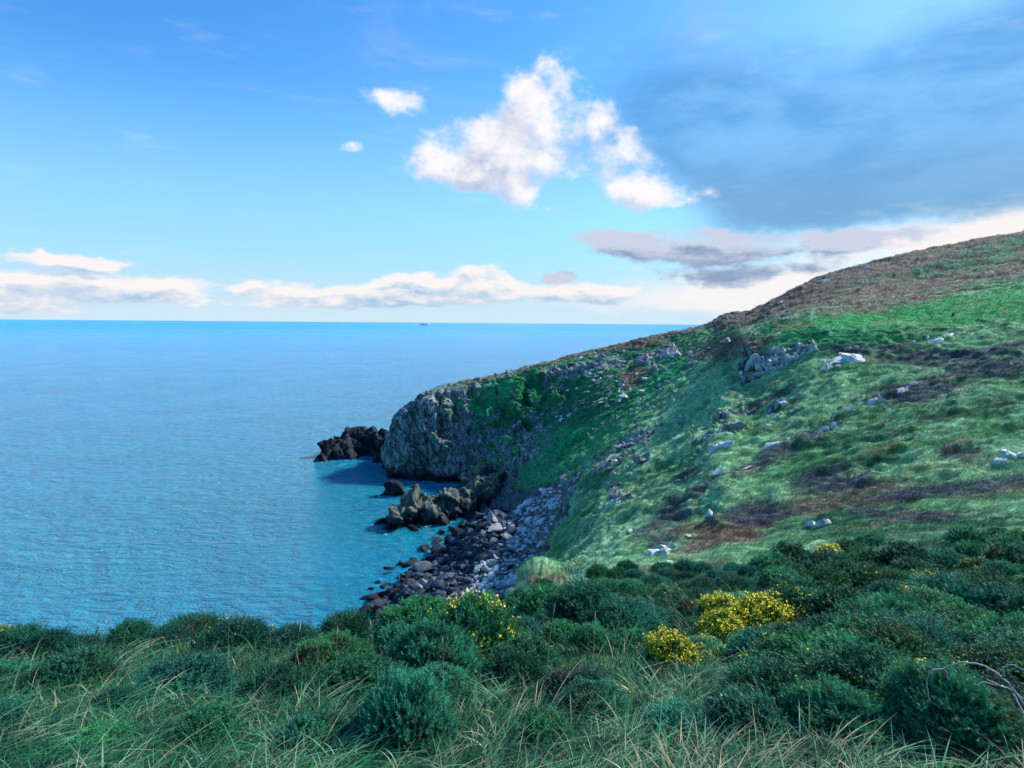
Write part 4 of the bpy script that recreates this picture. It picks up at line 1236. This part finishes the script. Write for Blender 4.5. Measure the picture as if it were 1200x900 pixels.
stalks = [(142, 755, .62), (172, 760, .58), (268, 770, .60), (205, 765, .5), (318, 750, .52), (395, 790, .5), (640, 780, .62), (715, 770, .6), (695, 775, .55), (735, 770, .45), (118, 770, .5), (520, 790, .45),
          (440, 765, .5), (300, 830, .45), (345, 800, .55), (92, 800, .5), (240, 740, .6)]
for i, (px, py, h) in enumerate(stalks):
    loc, _ = hit(px, py + 30)
    if loc is None: continue
    a, b, p0 = stalk_v(loc.x, loc.y, h * 1.0, r3.uniform(-.05, .18), r3.uniform(-.08, .08), r3)
    e = bpy.data.objects.new('seed_stalk', None); COL.objects.link(e); e.location = p0.tolist()
    tag(e, 'thin straw coloured grass stalk with a seed head rising from the foreground grass', 'grass stalk', 'dry seed stalks in the foreground grass')
    mesh_np('stalk', a[0] - p0, a[1], M_stalk, parent=e); mesh_np('seed_head', b[0] - p0, b[1], M_stalk, parent=e)

# ------------------------------------------------------------------ posts on the meadow
def box(cx, cy, cz, sx, sy, sz):
    v = np.array([(cx + a * sx / 2, cy + b * sy / 2, cz + c * sz / 2) for a in (-1, 1) for b in (-1, 1) for c in (-1, 1)])
    f = np.array([(0, 1, 3, 2), (4, 6, 7, 5), (0, 4, 5, 1), (2, 3, 7, 6), (0, 2, 6, 4), (1, 5, 7, 3)])
    return v, f


M_wpaint = mat_plain('weathered_white_paint', (0.9, 0.9, 0.88), 0.7)
loc, _ = hit(950, 377)
if loc is not None:
    e = bpy.data.objects.new('marker_post', None); COL.objects.link(e); e.location = loc
    e.rotation_euler = (0, R(6), 0)
    tag(e, 'tall thin white post standing on the bright green meadow', 'post')
    k = loc.y / F
    v, f = tube([(0, 0, -0.4), (0, 0, 0.6 * 13 * k), (0, 0, 12.6 * k)], [0.19, 0.17, 0.16], 8); mesh_np('post_shaft', v, f, M_wpaint, parent=e)
    v, f = tube([(0, 0, 12.6 * k), (0, 0, 12.9 * k), (0, 0, 13.3 * k)], [0.15, 0.15, 0.03], 8); mesh_np('post_cap', v, f, M_wpaint, parent=e)
for i, px in enumerate((913.5, 918, 923, 927.5)):
    loc, _ = hit(px, 374.5 - i * 0.2)
    if loc is None: continue
    k = loc.y / F
    v, f = join([tube([(0, 0, -0.3), (0, 0, 1.6 * k), (0, 0, 2.3 * k), (0, 0, 2.6 * k)], [0.19, 0.18, 0.16, 0.04], 7)])
    o = mesh_np('marker_stub', v, f, M_wpaint); o.location = loc
    tag(o, 'short white marker in the little row left of the tall post', 'post', 'short white markers on the meadow edge')

# ------------------------------------------------------------------ ferry and sail far out
M_ship = mat_plain('ship_paint', (0.9, 0.9, 0.9), 0.5); M_hull = mat_plain('ship_hull', (0.85, 0.87, 0.88), 0.5); M_glass = mat_plain('ship_windows', (0.05, 0.07, 0.1), 0.2)
d = ray(499, 380.4); d = d / d[1]
Ys = 11500.0
fe = bpy.data.objects.new('ferry', None); COL.objects.link(fe)
fe.location = (d[0] * Ys, Ys, 0); fe.rotation_euler = (0, 0, R(8))
tag(fe, 'white passenger ferry far out near the horizon', 'ferry')
hull = np.array([(-120, -14, 12), (95, -14, 12), (128, 0, 16), (95, 14, 12), (-120, 14, 12), (-116, -12, -3), (90, -12, -3), (112, 0, -3), (90, 12, -3), (-116, 12, -3)], float)
hf = [(0, 1, 6, 5), (1, 2, 7, 6), (2, 3, 8, 7), (3, 4, 9, 8), (4, 0, 5, 9)]
mesh_np('hull', hull, np.array(hf), M_hull, parent=fe)
v, f = join([box(-15, 0, 18, 180, 26, 12), box(0, 0, 28, 140, 24, 9), box(45, 0, 36, 40, 22, 8)]); mesh_np('superstructure', v, f, M_ship, parent=fe)
v, f = box(-45, 0, 41, 18, 10, 18); mesh_np('funnel', v, f, M_hull, parent=fe)
v, f = join([box(-15, -13.2, 20, 160, 0.6, 1.0), box(0, -12.2, 29, 120, 0.6, 1.0), box(45, -11.2, 37, 34, 0.6, 1.2)]); mesh_np('window_bands', v, f, M_glass, parent=fe)
d = ray(410.5, 377.2); d = d / d[1]
Yb = 9000.0
se = bpy.data.objects.new('sailing_boat', None); COL.objects.link(se); se.location = (d[0] * Yb, Yb, 0)
tag(se, 'tiny white sailing boat on the horizon left of the ferry', 'boat')
v, f = tube([(-8, 0, 1), (0, 0, 0.6), (9, 0, 1.4)], [1.4, 2.2, 0.3], 8); mesh_np('hull', v, f, M_ship, parent=se)
v, f = tube([(0, 0, 1), (0, 0, 34)], [0.3, 0.15], 6); mesh_np('mast', v, f, M_ship, parent=se)
mesh_np('sail', np.array([(0.4, -.15, 3), (0.4, -.15, 33), (-11, -.15, 3), (0.4, .15, 3), (0.4, .15, 33), (-11, .15, 3)], float), np.array([(0, 1, 2), (3, 5, 4), (0, 3, 4), (0, 4, 1), (1, 4, 5), (1, 5, 2), (0, 2, 5), (0, 5, 3)]), M_ship, parent=se)

# ------------------------------------------------------------------ light
SUN_AZ = R(62)      # from +Y towards +X
SUN_EL = R(38)
sd = bpy.data.lights.new('sun', 'SUN'); sd.energy = 3.0; sd.angle = R(5); sd.color = (1.0, 0.95, 0.88)
so = bpy.data.objects.new('sun', sd); COL.objects.link(so)
sv = Vector((math.sin(SUN_AZ) * math.cos(SUN_EL), math.cos(SUN_AZ) * math.cos(SUN_EL), math.sin(SUN_EL)))
so.rotation_euler = sv.to_track_quat('Z', 'Y').to_euler()

# ------------------------------------------------------------------ sky with clouds
W = bpy.data.worlds.new('World'); SC.world = W; W.use_nodes = True
nt = NT(W.node_tree); nt.n.clear()
wo = nt.node('ShaderNodeOutputWorld'); bg = nt.node('ShaderNodeBackground'); nt.link(bg.outputs[0], wo.inputs[0])
STR = 0.1
EXPO = 1.12
bg.inputs[1].default_value = STR
tc = nt.node('ShaderNodeTexCoord'); dirv = nt.vmath('NORMALIZE', tc.outputs['Generated'])
sx = nt.node('ShaderNodeSeparateXYZ'); nt.link(dirv, sx.inputs[0])
az = nt.math('ARCTAN2', sx.outputs[0], sx.outputs[1]); el = nt.math('ARCSINE', sx.outputs[2])
cb = nt.node('ShaderNodeCombineXYZ'); nt.link(az, cb.inputs[0]); nt.link(el, cb.inputs[1])
AE = cb.outputs[0]


def srgb(c):
    return tuple(((x / 255) / 12.92 if x / 255 <= 0.04045 else ((x / 255 + 0.055) / 1.055) ** 2.4) / STR / 2 ** EXPO for x in c) + (1,)


def ae(px, py):
    d = ray(px, py); d = d / np.linalg.norm(d)
    return math.atan2(d[0], d[1]), math.asin(d[2])


def blobs_node(vec, lst, power=2.0):
    acc = None
    for (px, py, rx, ry, w) in lst:
        a, e = ae(px, py)
        a1, _ = ae(px + rx, py); _, e1 = ae(px, py - ry)
        q = nt.vmath('MULTIPLY', nt.vmath('SUBTRACT', vec, (a, e, 0)), (1 / max(abs(a1 - a), 1e-3), 1 / max(abs(e1 - e), 1e-3), 0))
        dd = nt.vmath('DOT_PRODUCT', q, q)
        g_ = nt.math('MULTIPLY', nt.math('POWER', 2.718, nt.math('MULTIPLY', dd, -1.0)), w)
        acc = g_ if acc is None else nt.math('ADD', acc, g_)
    return acc


sky = nt.node('ShaderNodeTexSky', sky_type='NISHITA', sun_disc=False)
sky.sun_elevation = SUN_EL; sky.sun_rotation = SUN_AZ; sky.air_density = 1.0; sky.dust_density = 0.6; sky.ozone_density = 1.5; sky.altitude = 60
hs = nt.node('ShaderNodeHueSaturation'); hs.inputs['Saturation'].default_value = 1.35; hs.inputs['Value'].default_value = 1.0
nt.link(sky.outputs[0], hs.inputs['Color'])
col = nt.mix(1.0, hs.outputs[0], (0.68, 0.97, 1.12, 1), 'MULTIPLY')
# gentle whitening near the horizon, stronger on the right
hz = nt.maprange(el, R(0), R(22), 1.0, 0.0)
col = nt.mix(nt.math('MULTIPLY', nt.math('POWER', hz, 1.0), 0.92), col, srgb((164, 220, 252)))

col = nt.mix(nt.maprange(el, R(-1), R(7), 0.9, 0.0), col, srgb((216, 236, 249)))
# warped coordinates
wn = nt.noise(nt.vmath('MULTIPLY', dirv, (1, 1, 1.5)), 7.0, 5, 0.6, color=True)
warp = nt.vmath('MULTIPLY', nt.vmath('SUBTRACT', wn, (0.5, 0.5, 0.5)), (0.08, 0.06, 0))
PW = nt.vmath('ADD', AE, warp)

# thin high veil
veil = nt.noise(nt.vmath('MULTIPLY', dirv, (1.0, 1.0, 2.0)), 3.0, 7, 0.65, dist=0.6)
vb = blobs_node(PW, [(700, 60, 200, 120, 1.3), (600, 100, 150, 110, 1.0), (1000, 60, 320, 160, 0.5), (420, 80, 50, 30, 0.6)])
va = nt.math('MULTIPLY', nt.maprange(veil, 0.42, 0.72), nt.math('MINIMUM', vb, 1.0))
col = nt.mix(nt.math('MULTIPLY', va, 0.65), col, srgb((160, 196, 236)))

# big blue-grey sheet on the right
sb_ = blobs_node(PW, [(1080, 170, 230, 95, 1.3), (860, 180, 120, 80, 0.9), (770, 120, 90, 80, 0.7), (700, 60, 100, 60, 0.4), (1260, 120, 200, 160, 1.2), (960, 235, 130, 32, 0.9), (1150, 40, 260, 90, 0.55), (880, 110, 90, 80, 0.5), (1600, 150, 400, 200, 1.3)])
sn = nt.noise(nt.vmath('MULTIPLY', dirv, (1.0, 1.0, 1.8)), 4.5, 7, 0.6)
sD = nt.math('ADD', sb_, nt.math('MULTIPLY', nt.math('SUBTRACT', sn, 0.5), 1.1))
sa = nt.maprange(sD, 0.15, 1.15)
sn2 = nt.noise(nt.vmath('MULTIPLY', dirv, (1.0, 1.0, 3.0)), 6.0, 5, 0.6)
sc1 = nt.mix(nt.maprange(sn2, 0.35, 0.65), srgb((96, 166, 228)), srgb((128, 192, 246)))
low = nt.maprange(el, R(9), R(17), 1.0, 0.0)
sc1 = nt.mix(nt.math('MULTIPLY', low, 0.75), sc1, srgb((116, 162, 202)))
col = nt.mix(nt.math('MULTIPLY', sa, 0.9), col, sc1)

# bright white glow of cloud low on the right
wb = blobs_node(PW, [(920, 338, 180, 24, 1.2), (1200, 266, 190, 19, 1.0), (1060, 290, 150, 22, 0.9), (760, 356, 120, 12, 0.5), (1400, 250, 200, 40, 1.0)])
wn2 = nt.noise(nt.vmath('MULTIPLY', AE, (5.0, 22.0, 0.0)), 1.6, 6, 0.6)
wa = nt.maprange(nt.math('ADD', wb, nt.math('MULTIPLY', nt.math('SUBTRACT', wn2, 0.5), 1.3)), 0.05, 1.1)
col = nt.mix(wa, col, srgb((250, 246, 246)))


def clouds(col, lst, nscale, nmul, thr, soft, lit, shade, rim, off, amp=1.1, warp_on=True, alpha=1.0, cap=0.85, sh=(-0.10, 0.42)):
    def dens(shift):
        v = PW if warp_on else AE
        dv = nt.vmath('MULTIPLY', dirv, nmul)
        if shift:
            v = nt.vmath('ADD', v, (off[0], off[1], 0)); dv = nt.vmath('ADD', dv, (off[0] * nmul[0], 0, off[1] * nmul[2]))
        nz = nt.noise(dv, nscale, 9 if not shift else 6, 0.62)
        bl = nt.math('MINIMUM', blobs_node(v, lst), cap)
        return nt.math('ADD', bl, nt.math('MULTIPLY', nt.math('MULTIPLY', nt.math('SUBTRACT', nz, 0.5), amp), nt.math('MULTIPLY', bl, 3.0, clamp=True)))
    D = dens(False); D2 = dens(True)
    a = nt.math('MULTIPLY', nt.maprange(D, thr, thr + soft), alpha)
    df = nt.math('SUBTRACT', D, D2)
    s = nt.maprange(df, sh[0], sh[1])
    # thin parts scatter light and look bright
    thin = nt.maprange(D, thr, thr + 1.0, 0.55, 0.0)
    s = nt.math('ADD', s, thin, clamp=True)
    c = nt.mix(s, shade, lit)
    return nt.mix(a, col, c)


# grey flat-bottomed clouds at mid right
col = clouds(col, [(780, 292, 80, 16, 1.5), (880, 285, 120, 18, 1.3), (720, 285, 36, 10, 0.8), (840, 325, 80, 12, 1.0), (655, 323, 14, 6, 1.5), (1010, 285, 120, 12, 0.8), (940, 315, 60, 10, 0.7)],
             9.0, (1, 1, 2.4), 0.28, 0.6, srgb((205, 214, 232)), srgb((132, 158, 192)), None, (0.018, 0.03), amp=3.0, sh=(-0.1, 0.9))
# main cumulus group
col = clouds(col, [(638, 118, 44, 40, 1.2), (690, 138, 30, 26, 1.0), (566, 160, 40, 32, 1.0), (494, 190, 36, 25, 1.2), (540, 206, 36, 18, 0.9), (622, 188, 60, 26, 0.8), (700, 190, 56, 30, 0.9), (755, 222, 60, 20, 1.0),
                   (612, 226, 24, 20, 1.0), (460, 119, 33, 19, 1.15), (795, 240, 40, 12, 0.9), (652, 85, 14, 14, 0.8), (408, 168, 16, 7, 0.5), (335, 164, 12, 8, 0.28), (640, 246, 14, 6, 0.6), (738, 165, 16, 16, 0.6)],
             7.5, (1, 1, 1.25), 0.28, 0.80, srgb((255, 252, 255)), srgb((172, 190, 226)), None, (0.020, 0.030), amp=4.0, sh=(-0.65, 0.7), cap=1.0)
# low bank along the horizon
col = clouds(col, [(50, 335, 120, 22, 1.1), (40, 302, 60, 8, 1.2), (110, 308, 40, 7, 1.0), (230, 347, 100, 16, 1.0), (330, 347, 90, 14, 1.0), (430, 350, 90, 13, 1.0), (510, 340, 60, 15, 1.1), (572, 326, 30, 16, 1.2), (470, 330, 26, 9, 0.8),
                   (630, 340, 60, 12, 0.8), (-100, 330, 120, 20, 1.0), (720, 345, 70, 10, 0.6), (-400, 330, 300, 22, 0.8)],
             8.5, (1, 1, 3.0), 0.18, 0.6, srgb((252, 246, 246)), srgb((158, 198, 232)), None, (0.008, 0.012), amp=3.6, sh=(-0.6, 0.6), cap=0.85)
nt.link(col, bg.inputs[0])
W.cycles_visibility.camera = True

# ------------------------------------------------------------------ render settings
vs = SC.view_settings
vs.view_transform = 'Standard'; vs.look = 'None'; vs.gamma = 1.0; vs.exposure = EXPO
try: vs.use_curve_mapping = False
except Exception: pass
SC.render.engine = 'CYCLES'
SC.cycles.use_denoising = True
SC.cycles.max_bounces = 5; SC.cycles.diffuse_bounces = 3; SC.cycles.glossy_bounces = 2; SC.cycles.transmission_bounces = 2
SC.cycles.use_adaptive_sampling = True; SC.cycles.adaptive_threshold = 0.02
SC.cycles.caustics_reflective = False; SC.cycles.caustics_refractive = False
W.cycles.sampling_method = 'MANUAL'; W.cycles.sample_map_resolution = 512
